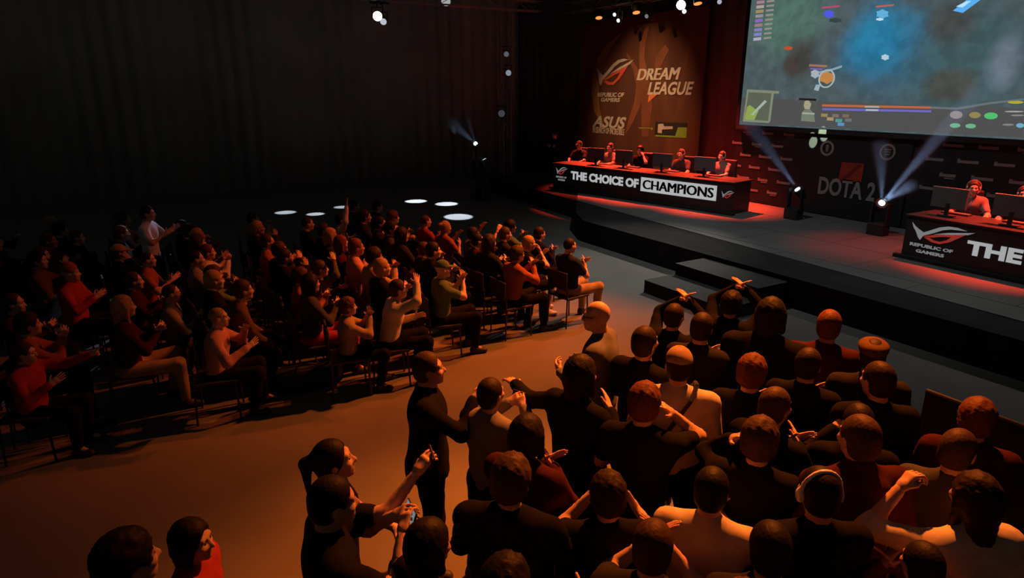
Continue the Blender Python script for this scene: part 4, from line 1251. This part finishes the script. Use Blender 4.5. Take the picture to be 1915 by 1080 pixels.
# ------------------------------------------------------------------ seated crowd on the left
G_L = 'seated spectators left of the aisle'
G_C = 'stacking chairs left of the aisle'
CH = {}
def chair(loc, rz, label):
    t = empty('stacking_chair', loc, rz); tag(t, label, 'chair', G_C)
    if not CH:
        bm = bmesh.new(); bbox(bm, (0, -0.02, 0.44), (0.44, 0.42, 0.035), None, 0.012); CH['seat'] = bm_mesh(bm, 'seat')
        bm = bmesh.new(); bbox(bm, (0, -0.245, 0.70), (0.42, 0.03, 0.26), Matrix.Rotation(R(0), 4, 'X'), 0.012); CH['backrest'] = bm_mesh(bm, 'backrest')
        for i, (x, y) in enumerate(((-0.2, 0.16), (0.2, 0.16), (-0.2, -0.22), (0.2, -0.22))):
            bm = bmesh.new(); btube(bm, (x * 1.05, y * 1.1, 0), (x, y, 0.43 if y > 0 else 0.6), 0.011, seg=6); CH['leg%d' % i] = bm_mesh(bm, 'leg')
    link('seat', CH['seat'], M_PLAST, t); link('backrest', CH['backrest'], M_PLAST, t)
    for i in range(4): link('leg', CH['leg%d' % i], M_METAL, t)
    return t


SEAT = []
rs = random.Random(23)
def seated(px, py, face, label, ztop=1.24, stand=False, **k):
    fk = {q: k.pop(q) for q in list(k) if q in ('skin', 'haircol', 'shirt', 'trousers', 'hatcol', 'shoe', 'names')}
    m_ = build_person('stand' if stand else 'sit', seed=len(SEAT), **k)
    sc = ztop / m_['top'][2]; rz = R(face)
    loc, tp = by_head(px, py, ztop, m_, rz, sc)
    finish(m_, loc, rz, label, G_L, scale=sc, **fk)
    SEAT.append((loc.x, loc.y))
    if not stand: chair(loc, rz, 'black chair under the ' + label.split(' person ')[0].split(' with ')[0][:60] if False else 'black chair of the ' + ' '.join(label.split()[:9]))
    return loc


seated(988, 440, -8, 'fair-haired person in black and shorts at the aisle with hands at the mouth', 1.25, hairk='short', haircol='blond', shirt='black', legs='short', sleeve='short', L='claphi', Rr='face', lean=0.12, shoe=M_SHOEL)
seated(1008, 424, 0, 'dark-haired person in black in the front row by the aisle', 1.22, hairk='short', shirt='black', L='clap', Rr='clap', hi=False)
seated(944, 424, -10, 'brown-haired person in black clapping in the front rows', 1.24, hairk='short', haircol='brown', shirt='charcoal', L='clap', Rr='clap', hi=False)
seated(884, 424, -4, 'person in brown top lifting both arms near the front', 1.24, hairk='short', shirt='brown', L='clapup', Rr='raisef', sleeve='short', hi=False)
seated(826, 486, -10, 'person in green cap and dark green top clapping', 1.26, hairk='cap', hatcol='green', shirt='green', L='claphi', Rr='claphi', sleeve='short')
seated(742, 522, -12, 'person in cream top leaning forward and clapping by mid aisle', 1.24, hairk='short', haircol='brown', shirt='cream', L='clap', Rr='clapup', lean=0.2)
seated(792, 452, -6, 'round-faced brown-haired person in charcoal clapping mid block', 1.22, hairk='short', haircol='brown', shirt='charcoal', L='claphi', Rr='claphi', hi=False)
seated(734, 394, -4, 'red-haired person in tan shirt clapping at the far side', 1.26, hairk='messy', haircol='red brown', shirt='tan', L='clap', Rr='clap', hi=False)
seated(704, 374, 0, 'brown-haired person in black highest on the far side', 1.28, hairk='short', haircol='brown', shirt='black', L='clap', Rr='clap', hi=False)
seated(636, 398, -10, 'person in cream shirt with one arm raised on the far side', 1.26, hairk='short', shirt='cream', L='clap', Rr='raise', hi=False)
seated(660, 374, 5, 'person in black behind the raised arm on the far side', 1.28, hairk='short', shirt='black', L='lap', Rr='lap', hi=False)
seated(470, 396, -6, 'brown-haired person in tan top clapping at the far left side', 1.24, hairk='short', haircol='brown', shirt='tan', L='claphi', Rr='claphi', hi=False)
seated(498, 438, -10, 'person in rust shirt with arms forward and orange-lit face', 1.24, hairk='receding', haircol='brown', shirt='rust', L='clap', Rr='wide', sleeve='short', hi=False)
seated(385, 456, -8, 'person in white patterned shirt clapping in the left block', 1.24, hairk='short', haircol='red brown', shirt='cream', L='claphi', Rr='claphi', hi=False)
seated(272, 384, -20, 'person standing in a pale white shirt at the back of the block', 1.66, stand=True, hairk='short', shirt='white', L='wide', Rr='wide', sleeve='short', hi=False)
seated(140, 430, -10, 'brown-haired person in black sitting far left', 1.24, hairk='short', haircol='brown', shirt='black', hi=False, L='lap', Rr='lap')
seated(272, 470, -8, 'short-haired person in rust top clapping on the left', 1.22, hairk='stubble', shirt='rust', L='clap', Rr='wide', sleeve='short', hi=False)
seated(246, 508, -6, 'brown-haired person in dark red top on the left', 1.22, hairk='receding', haircol='brown', shirt='maroon', L='clap', Rr='clap', hi=False)
seated(316, 530, -8, 'person in grey top with cropped hair clapping low', 1.22, hairk='stubble', haircol='brown', shirt='grey', L='lap', Rr='clap', hi=False)
seated(126, 492, -14, 'broad person in red hooded top on the left', 1.28, hairk='beanie', hatcol='rust', shirt='red', hood=True, build=1.2, L='clap', Rr='wide', hi=False)
seated(20, 548, -14, 'person in maroon top at the left picture edge', 1.24, hairk='receding', haircol='brown', shirt='maroon', L='clap', Rr='clap', hi=False)
seated(404, 574, -12, 'fair-haired person in pink shirt sitting at the aisle end clapping', 1.19, hairk='stubble', haircol='blond', shirt='pink', L='claphi', Rr='wide', lean=0.1, build=1.1)
seated(560, 500, -8, 'person in rust shirt and brown hair clapping mid block', 1.22, hairk='messy', haircol='brown', shirt='rust', L='clap', Rr='clap', hi=False)
seated(596, 486, -8, 'brown-haired person in olive top with hand lifted', 1.22, hairk='short', haircol='brown', shirt='olive', L='clap', Rr='clapup', hi=False)
seated(648, 556, -10, 'red-haired person in tan top clapping in the mid block', 1.12, hairk='messy', haircol='red brown', shirt='tan', L='claphi', Rr='claphi')
seated(40, 640, -20, 'person in red top stretching both arms out at left edge', 1.12, hairk='short', haircol='brown', shirt='red', sleeve='long', L='point', Rr='wide', build=1.15)

# filler rows: a handful of built poses, copied with their parts
PROT = []
for i, kw in enumerate([
        dict(hairk='short', L='clap', Rr='clap'), dict(hairk='messy', L='claphi', Rr='claphi', lean=0.1), dict(hairk='short', L='lap', Rr='lap'),
        dict(hairk='bob', L='clap', Rr='wide', sleeve='short'), dict(hairk='receding', L='claphi', Rr='wide', lean=0.15, sleeve='short'),
        dict(hairk='cap', extras=('receding',), L='lap', Rr='cheek'), dict(hairk='stubble', L='clap', Rr='clap', lean=-0.08, sleeve='short'),
        dict(hairk='long', L='clap', Rr='clap', hyaw=0.2), dict(hairk='short', L='knee', Rr='knee', lean=0.3), dict(hairk='messy', L='phone', Rr='lap', hyaw=-0.3),
        dict(hairk='short', extras=('beard',), L='clap', Rr='claphi', hyaw=-0.15), dict(hairk='bun', L='claphi', Rr='clap', sleeve='short')]):
    PROT.append((build_person('sit', hi=False, seed=40 + i, spread=0.05 + 0.04 * (i % 4), **kw), kw))
ORD = ['first', 'second', 'third', 'fourth', 'fifth', 'sixth', 'seventh', 'eighth', 'ninth', 'tenth', 'eleventh', 'twelfth']
hn = {'short': 'short hair', 'messy': 'tousled hair', 'bob': 'bobbed hair', 'receding': 'receding hair', 'cap': 'a cap', 'stubble': 'cropped hair', 'long': 'long hair', 'bun': 'a hair bun'}
dark = ['black', 'black', 'black', 'charcoal', 'charcoal', 'navy', 'dark grey', 'maroon', 'brown', 'olive']
light = ['rust', 'tan', 'cream', 'grey', 'red', 'pink', 'green']
n = 0
for row in range(9):
    for k in range(11):
        x = -7.45 - 0.57 * k + rs.uniform(-0.06, 0.06); y = 5.35 - 0.92 * row + rs.uniform(-0.06, 0.06)
        if x < (-9.7 if y > 4.8 else -10.5 if y > 4 else -11.2 if y > 1.5 else -12.6 if y > 0 else -13.6): continue
        if any((x - a) ** 2 + (y - b) ** 2 < 0.44 ** 2 for a, b in SEAT): continue
        d = Vector((x, y, 1.0)) - CAM
        if d.dot(look) <= 0 or abs(d.dot(RT) / d.dot(look)) * FPX > 1030: continue
        face = R(rs.uniform(-16, 8)); lab = '%s row from stage, %s seat from aisle' % (ORD[row], ORD[k])
        chair((x, y, 0), face, 'black chair, ' + lab)
        if rs.random() < 0.04: continue
        pr, kw = PROT[n % len(PROT)] if rs.random() < 0.5 else rs.choice(PROT)
        n += 1
        sh_ = rs.choice(light) if rs.random() < 0.15 else rs.choice(dark)
        hc_ = rs.choice(['black', 'dark brown', 'dark brown', 'brown', 'brown', 'red brown', 'blond'])
        finish(pr, (x, y, 0), face, 'person in %s top, %s, %s' % (sh_, hn[kw['hairk']], lab), G_L,
               skin=rs.choice([0, 0, 1, 1, 2]), haircol=hc_, shirt=sh_, trousers=rs.choice(['black', 'denim', 'black', 'charcoal']) if k else ['tan', 'black', 'tan', 'denim', 'red', 'black', 'tan', 'black', 'denim'][row], hatcol=rs.choice(['black', 'navy', 'tan']),
               scale=rs.uniform(0.93, 1.02))
        SEAT.append((x, y))

# ------------------------------------------------------------------ players on the stage
G_P = 'players at the stage tables'
nl = Vector((-ul.y, ul.x, 0))
rzl = math.atan2(ul.y, ul.x)
def player(base, rz, label, hi=False, **k):
    fk = {q: k.pop(q) for q in list(k) if q in ('skin', 'haircol', 'shirt', 'trousers', 'hatcol', 'shoe', 'names')}
    m_ = build_person('sit', hi=hi, seed=len(SEAT) + 3, extras=('headset',) if k.pop('hs', True) else (), **k)
    o = finish(m_, base, rz + PI, label, G_P, **fk)
    t = empty('gaming_chair', base, rz + PI); tag(t, 'black padded chair of the ' + ' '.join(label.split()[:9]), 'chair', 'chairs of the players')
    box('seat', (0, -0.03, 0.45), (0.48, 0.46, 0.07), M_PLAST, t, 0.02)
    box('backrest', (0, -0.30, 0.80), (0.44, 0.07, 0.62), M_PLAST, t, 0.03)
    tube('post', (0, 0, 0.06), (0, 0, 0.42), 0.03, M_METAL, t)
    for q in range(5):
        a_ = 2 * PI * q / 5
        tube('foot', (0, 0, 0.06), (0.28 * math.cos(a_), 0.28 * math.sin(a_), 0.035), 0.018, M_METAL, t)
    return o


names_p = ['leftmost player in cap and headset at the left table', 'second player in red-lit headset at the left table', 'middle player in dark top at the left table',
           'fourth player in headset leaning at the left table', 'rightmost player in headset at the left table']
lp = [(1086, 256), (1144, 264), (1201, 270), (1279, 284), (1353, 289)]
for i, (px, py) in enumerate(lp):
    q = onplane(px, py, pl0 + nl * 1.22, nl) - pl0
    s_ = q.dot(ul)
    base = pl0 + ul * s_ + nl * 1.22
    player(base, rzl + [0.2, -0.1, 0.15, 0.1, -0.1][i], names_p[i], hairk=['cap', 'short', 'messy', 'short', 'short'][i], hatcol='charcoal', shirt=['charcoal', 'grey', 'black', 'dark grey', 'grey'][i],
           L=['desk', 'desk', 'cheek', 'desk', 'desk'][i], Rr='desk', lean=[0.12, 0.05, 0.15, 0.22, 0.05][i], sleeve='short', hs=i != 2)
    sm_ = s_ + 0.42 if i < 4 else s_ - 0.45
for i, px in enumerate([1118, 1170, 1242, 1322]):
    q = onplane(px, 300, pl0 + nl * 0.5, nl) - pl0
    monitor(pl0 + ul * q.dot(ul) + nl * 0.42 + Vector((0, 0, 0.763)), rzl + 0.1, ORD[i] + ' monitor from the left on the left player table')
    keyboard(pl0 + ul * (q.dot(ul) + 0.1) + nl * 0.72 + Vector((0, 0, 0.763)), rzl, 'keyboard behind the ' + ORD[i] + ' monitor of the left table')
# coach standing in the dark at the left end
cb = onplane(1036, 262, pl0 + nl * 0.6, nl); cb.z = STZ
m_ = build_person('stand', hi=False, hairk='short', L='cross', Rr='cross', seed=5)
finish(m_, (cb.x - 0.5, cb.y + 0.4, STZ), rzl + PI, 'person in black standing at the dark left end of the left table', G_P, shirt='black', scale=0.8 + 0.1)

nr_ = Vector((-ur.y, ur.x, 0)); rzr = math.atan2(ur.y, ur.x)
for i, (px, py, lb) in enumerate([(1822, 336, 'red-lit player with bent head at the right table'), (1925, 345, 'second player at the right table by picture edge')]):
    q = onplane(px, py, pr0 + nr_ * 1.12, nr_) - pr0
    player(pr0 + ur * q.dot(ur) + nr_ * 1.12, rzr + [0.55, 0.2][i], lb, hi=True, hairk='short', haircol='brown', shirt=['grey', 'dark grey'][i], L='desk', Rr='desk', lean=0.2, sleeve='short')
for i, px in enumerate([1782, 1905]):
    q = onplane(px, 380, pr0 + nr_ * 0.5, nr_) - pr0
    monitor(pr0 + ur * q.dot(ur) + nr_ * 0.36 + Vector((0, 0, 0.763)), rzr, ORD[i] + ' monitor from the left on the right player table')
    keyboard(pr0 + ur * (q.dot(ur)) + nr_ * 0.68 + Vector((0, 0, 0.763)), rzr, 'keyboard behind the ' + ORD[i] + ' monitor of the right table')

# ------------------------------------------------------------------ trusses and lamps
def truss(a, b, label, w=0.29):
    a = Vector(a); b = Vector(b); t = empty('lighting_truss', a); tag(t, label, 'truss')
    d = b - a; L_ = d.length; ux = d / L_
    up = Vector((0, 0, 1)) if abs(ux.z) < 0.9 else Vector((1, 0, 0))
    s_ = ux.cross(up).normalized(); up = s_.cross(ux)
    cor = [s_ * w / 2 + up * w / 2, -s_ * w / 2 + up * w / 2, -s_ * w / 2 - up * w / 2, s_ * w / 2 - up * w / 2]
    for c in cor: tube('chord', c, c + d, 0.024, M_ALU, t, seg=8)
    kk = int(L_ / 0.5)
    for i in range(kk):
        for q in range(4):
            c0 = cor[q]; c1 = cor[(q + 1) % 4]
            p = c0 if i % 2 else c1; r_ = c1 if i % 2 else c0
            tube('brace', p + ux * (L_ * i / kk), r_ + ux * (L_ * (i + 1) / kk), 0.010, M_ALU, t, seg=5)
    return t


LY = 13.2
truss((-18.6, LY, 5.82), (-3, LY, 5.82), 'aluminium lighting truss hanging over the stage back')
truss((-19.2, 4.2, 5.9), (-19.2, 12.5, 5.9), 'aluminium side truss hanging over the far left')
q = onx(945, 150, -19.6)
truss((q.x, q.y, 0), (q.x, q.y, 5.7), 'upright aluminium truss tower at the dark stage end')
M_CAN = M_METAL
def par_can(loc, target, label, col, lens_s, power, lcol, angle, blend=0.6, size=0.11, grp='lamps on the trusses', hang=5.72, side=False):
    loc = Vector(loc); d = (Vector(target) - loc).normalized()
    t = empty('stage_lamp', loc); tag(t, label, 'stage lamp', grp)
    can = tube('can', -d * 0.22, d * 0.02, size * 0.8, M_CAN, t, rb=size, seg=16)
    tube('lens', d * 0.021, d * 0.03, size * 0.92, emis('lens_%d_%d_%d_%d' % tuple([int(c * 99) for c in col] + [int(lens_s * 10)]), col, lens_s), can, seg=16)
    s_ = d.cross(Vector((0, 0, 1))).normalized()
    bm = bmesh.new()
    for sg in (-1, 1): btube(bm, s_ * sg * (size + 0.015) - d * 0.08, s_ * sg * (size + 0.015) - d * 0.08 + Vector((0, 0, 0.22)), 0.012, seg=6)
    btube(bm, s_ * (size + 0.02) - d * 0.08 + Vector((0, 0, 0.22)), -s_ * (size + 0.02) - d * 0.08 + Vector((0, 0, 0.22)), 0.012, seg=6)
    k9 = -d * 0.08 + Vector((0, 0, 0.22)); zt = hang if hang else 0.30
    btube(bm, k9, Vector((0, 0, max(zt - loc.z, 0.26))) if hang and not side else (k9 + Vector((-0.35, 0, 0.02)) if side else k9 + Vector((0, 0, 0.08))), 0.02, seg=6)
    if not side:
        zc_ = max(hang - loc.z, 0.26) - 0.035
        bbox(bm, (0, 0, zc_), (0.06, 0.42, 0.04)); bbox(bm, (0, 0, zc_), (0.42, 0.06, 0.04))
    link('yoke', bm_mesh(bm, 'yoke'), M_CAN, t)
    if power:
        lamp('lamp_light', loc + d * 0.06, target, power, lcol, angle, blend, size * 0.6)
    return t


RLENS = (1.0, 0.24, 0.06)
for i, (px, py, tgt, lb) in enumerate([
        (1120, 32, (-15.6, 12.4, 1.2), 'leftmost red lamp on the stage truss'), (1190, 22, (-13.9, 12.6, 1.2), 'red lamp between the two white lamp clusters'),
        (1305, 5, (-11.7, 12.9, 1.2), 'red lamp right of the brightest white lamp')]):
    par_can(ony(px, py, LY), tgt, lb, RLENS, 1.7, 13000, RED, 42, 1.0)
for px, py, lb in [(1150, 27, 'upper white lamp of the small cluster'), (1157, 38, 'lower white lamp of the small cluster'), (1210, 30, 'faint white lamp right of the cluster')]:
    q = ony(px, py, LY); par_can(q, (q.x + 3, 4, 2.0), lb, (0.8, 0.9, 1.0), 1.2 if px != 1210 else 0.2, 0, None, 0, size=0.06)
q = ony(1274, 9, LY); par_can(q, (q.x + 6, 4, 2.0), 'brightest white lamp on the stage truss', (0.95, 1.0, 1.0), 6.0, 0, None, 0, size=0.13)
q = ony(1280, 21, LY); par_can(q, (q.x + 6, 4, 2.0), 'small white lamp under the brightest one', (0.8, 1.0, 0.85), 1.6, 0, None, 0, size=0.06)
q = ony(1346, 3, LY); par_can(q, (q.x + 5, 4, 2.0), 'faint white lamp at the top by the screen', (0.8, 0.85, 1.0), 0.5, 0, None, 0, size=0.06)
# red lamps over the right-hand half, above the frame
for x, tg, p_ in [(-6.3, (-6.5, 12.2, 1.2), 800), (-4.2, (-4.6, 12.5, 1.2), 8500), (-2.0, (-2.4, 12.5, 1.2), 8500)]:
    par_can((x, LY, 5.45), tg, {-6.3: 'red lamp above the middle of the screen', -4.2: 'red lamp above the right player table', -2.0: 'red lamp at the right end of the stage truss'}[x],
            RLENS, 1.7, p_, RED, 42, 1.0)
# far-left truss lamps and their cool pools on the floor
q = onx(706, 30, -19.2); par_can(q, (-8, 2.5, 2.5), 'bright white lamp on the far left truss', (1.0, 0.95, 0.85), 9.0, 0, None, 0, size=0.14)
q = onx(717, 40, -19.2); par_can(q, (-12, 4, 1.5), 'dim white lamp beside the bright far left one', (0.8, 0.85, 0.95), 0.6, 0, None, 0, size=0.10)
q = onx(834, 2, -19.2); par_can(q, (-10, 4, 2.5), 'dim white lamp at the top of the far left truss', (0.8, 0.85, 0.85), 0.45, 0, None, 0, size=0.15)
for px, py, an, pw in [(778, 376, 7, 9000), (835, 381, 7, 9000), (857, 405, 7, 8000), (590, 400, 5, 4500), (534, 397, 6, 4500), (640, 387, 5, 4000)]:
    tgt = onz(px, py, 0.0)
    lamp('cool_spot_light', (-19.2, min(12.3, max(4.4, tgt.y + 0.9)), 5.6), tgt, pw, COOL, an, 0.25, 0.03)
lamp('cool_spot_light', (-19.2, 4.4, 5.6), onz(284, 420, 1.3), 1500, (0.75, 0.75, 1.0), 6, 0.5, 0.03)
for px, py, lb, s_, sz in [(951, 136, 'fixture with glowing bluish glint on the truss tower', 0.3, 0.10), (947, 101, 'small fixture with pale glowing glint high on the truss tower', 0.12, 0.09), (938, 212, 'fixture with dim glowing glint low on the truss tower', 0.06, 0.12)]:
    q = onx(px, py, -19.3); par_can(q, (-8, 4, 2), lb, (0.72, 0.82, 1.0), s_, 0, None, 0, size=sz, side=True)  # glints on lit tower equipment, put in as faint lens glow


def haze_beam(a, tgt, length, ang, dens, label):
    a = Vector(a); d = (Vector(tgt) - a).normalized(); bm = bmesh.new()
    r1 = math.tan(R(ang / 2)) * length * 1.15 + 0.03
    btube(bm, a + d * 0.03, a + d * length, 0.05, r1, 20)
    nm = 'stage_haze_%d' % int(dens * 1000)
    if nm not in MATS:
        m2 = bpy.data.materials.new(nm); m2.use_nodes = True; n2 = m2.node_tree
        for q in list(n2.nodes): n2.nodes.remove(q)
        o2 = n2.nodes.new('ShaderNodeOutputMaterial'); v2 = n2.nodes.new('ShaderNodeVolumeScatter')
        v2.inputs['Density'].default_value = dens; v2.inputs['Anisotropy'].default_value = 0.2
        v2.inputs['Color'].default_value = (0.9, 0.93, 1.0, 1)
        n2.links.new(v2.outputs[0], o2.inputs['Volume']); MATS[nm] = m2
    o = link('stage_haze', bm_mesh(bm, 'stage_haze'), MATS[nm]); tag(o, label, 'haze', 'haze in the light beams', 'stuff')
    return o


BEAM = (0.42, 0.62, 1.0)
def moving_head(px, py, yy, beams, label, lens=8.0, foot=STZ, pos=None):
    c = pos if pos is not None else ony(px, py, yy)
    t = empty('moving_head_lamp', (c.x, c.y, foot)); tag(t, label, 'stage lamp', 'beam lamps standing on the stage')
    H_ = c.z - foot
    d = (Vector(beams[0][0]) - c).normalized()
    box('base', (0, 0, H_ * 0.18), (0.34, 0.26, H_ * 0.36), M_METAL, t, 0.02)
    for s_ in (-1, 1): box('arm', (s_ * 0.16, 0, H_ * 0.66), (0.04, 0.12, H_ * 0.66), M_METAL, t, 0.01)
    k0 = Vector((0, 0, H_)) - d * 0.03
    hd = tube('head', k0 - d * 0.26, k0, 0.10, M_METAL, t, rb=0.115, seg=16)
    tube('lens', k0 + d * 0.001, k0 + d * 0.012, 0.06, emis('beam_lens_%d' % int(lens * 10), (0.75, 0.88, 1.0), lens), hd, seg=16)
    for i, (tg, ln, an, pw, de) in enumerate(beams):
        lamp('beam_light', c + (Vector(tg) - c).normalized() * 0.04, tg, pw, BEAM, an, 0.35, 0.03)
        haze_beam(c, tg, ln, an, de, '%s of bluish haze from the %s' % (['main beam', 'second beam', 'third beam'][i], label.split(' lamp ')[1] if ' lamp ' in label else label))
    return t


moving_head(1650, 378, 13.0, [(ony(1790, 215, 11.6), 4.0, 6, 2200, 0.05), (ony(1646, 240, 12.0), 1.5, 12, 420, 0.05), (ony(1740, 325, 12.0), 1.2, 12, 700, 0.05)],
            'beam lamp on the stage right of the title lettering')
moving_head(1490, 352, 13.0, [(ony(1405, 235, 12.0), 2.0, 12, 650, 0.05)], 'beam lamp on the stage left of the title panel')
p1 = onx(889, 268, -18.2)
moving_head(0, 0, 0, [(onx(800, 190, -15.0), 2.6, 8, 230, 0.05), (onx(866, 190, -16.5), 1.6, 6, 110, 0.05)], 'beam lamp on a stand at the dark stage end', lens=5.0, foot=0, pos=p1)
p2 = onx(905, 296, -18.0)
moving_head(0, 0, 0, [(onx(880, 240, -18.2), 0.9, 8, 8, 0.08)], 'small dim lamp below the dark stage end', lens=0.7, foot=0, pos=p2)
# two pale green spots thrown on the wall under the screen
for px, py in ((1521, 266), (1542, 254)):
    lamp('green_spot_light', (-8.9, 9.0, 6.4), ony(px, py, SY - 0.03), 30000, (0.8, 1.0, 0.62), 1.9, 0.3, 0.01)

# dark bag lying by the aisle edge of the seated block
bl = onz(588, 742, 0.0)
bag = empty('holdall_bag', (bl.x - 0.25, bl.y, 0), R(80)); tag(bag, 'dark navy holdall bag lying on the floor at the aisle edge', 'bag')
g = Grid((-0.45, -0.25, -0.05), (0.45, 0.25, 0.42), 0.02)
g.cap((-0.26, 0, 0.15), (0.26, 0, 0.15), 0.14, 0.14, 0.03, ((0, 0, 1), 0.95)); g.noise(0.006, 22, 0.5); g.plane((0, 0, 0.004), (0, 0, -1))
bag_b = link('bag_body', np_mesh('bag_body', [g.mesh() + (0,)]), CM('navy'), bag)
box('zip', (0, 0, 0.302), (0.5, 0.02, 0.012), M_METAL, bag_b)
for sy in (-1, 1):
    bm = bmesh.new(); pp = [(-0.14, sy * 0.10, 0.24), (-0.11, sy * 0.12, 0.34), (0, sy * 0.125, 0.37), (0.11, sy * 0.12, 0.34), (0.14, sy * 0.10, 0.24)]
    for q0, q1 in zip(pp, pp[1:]): btube(bm, q0, q1, 0.011, seg=6)
    link('handle', bm_mesh(bm, 'handle'), M_PLAST, bag_b)
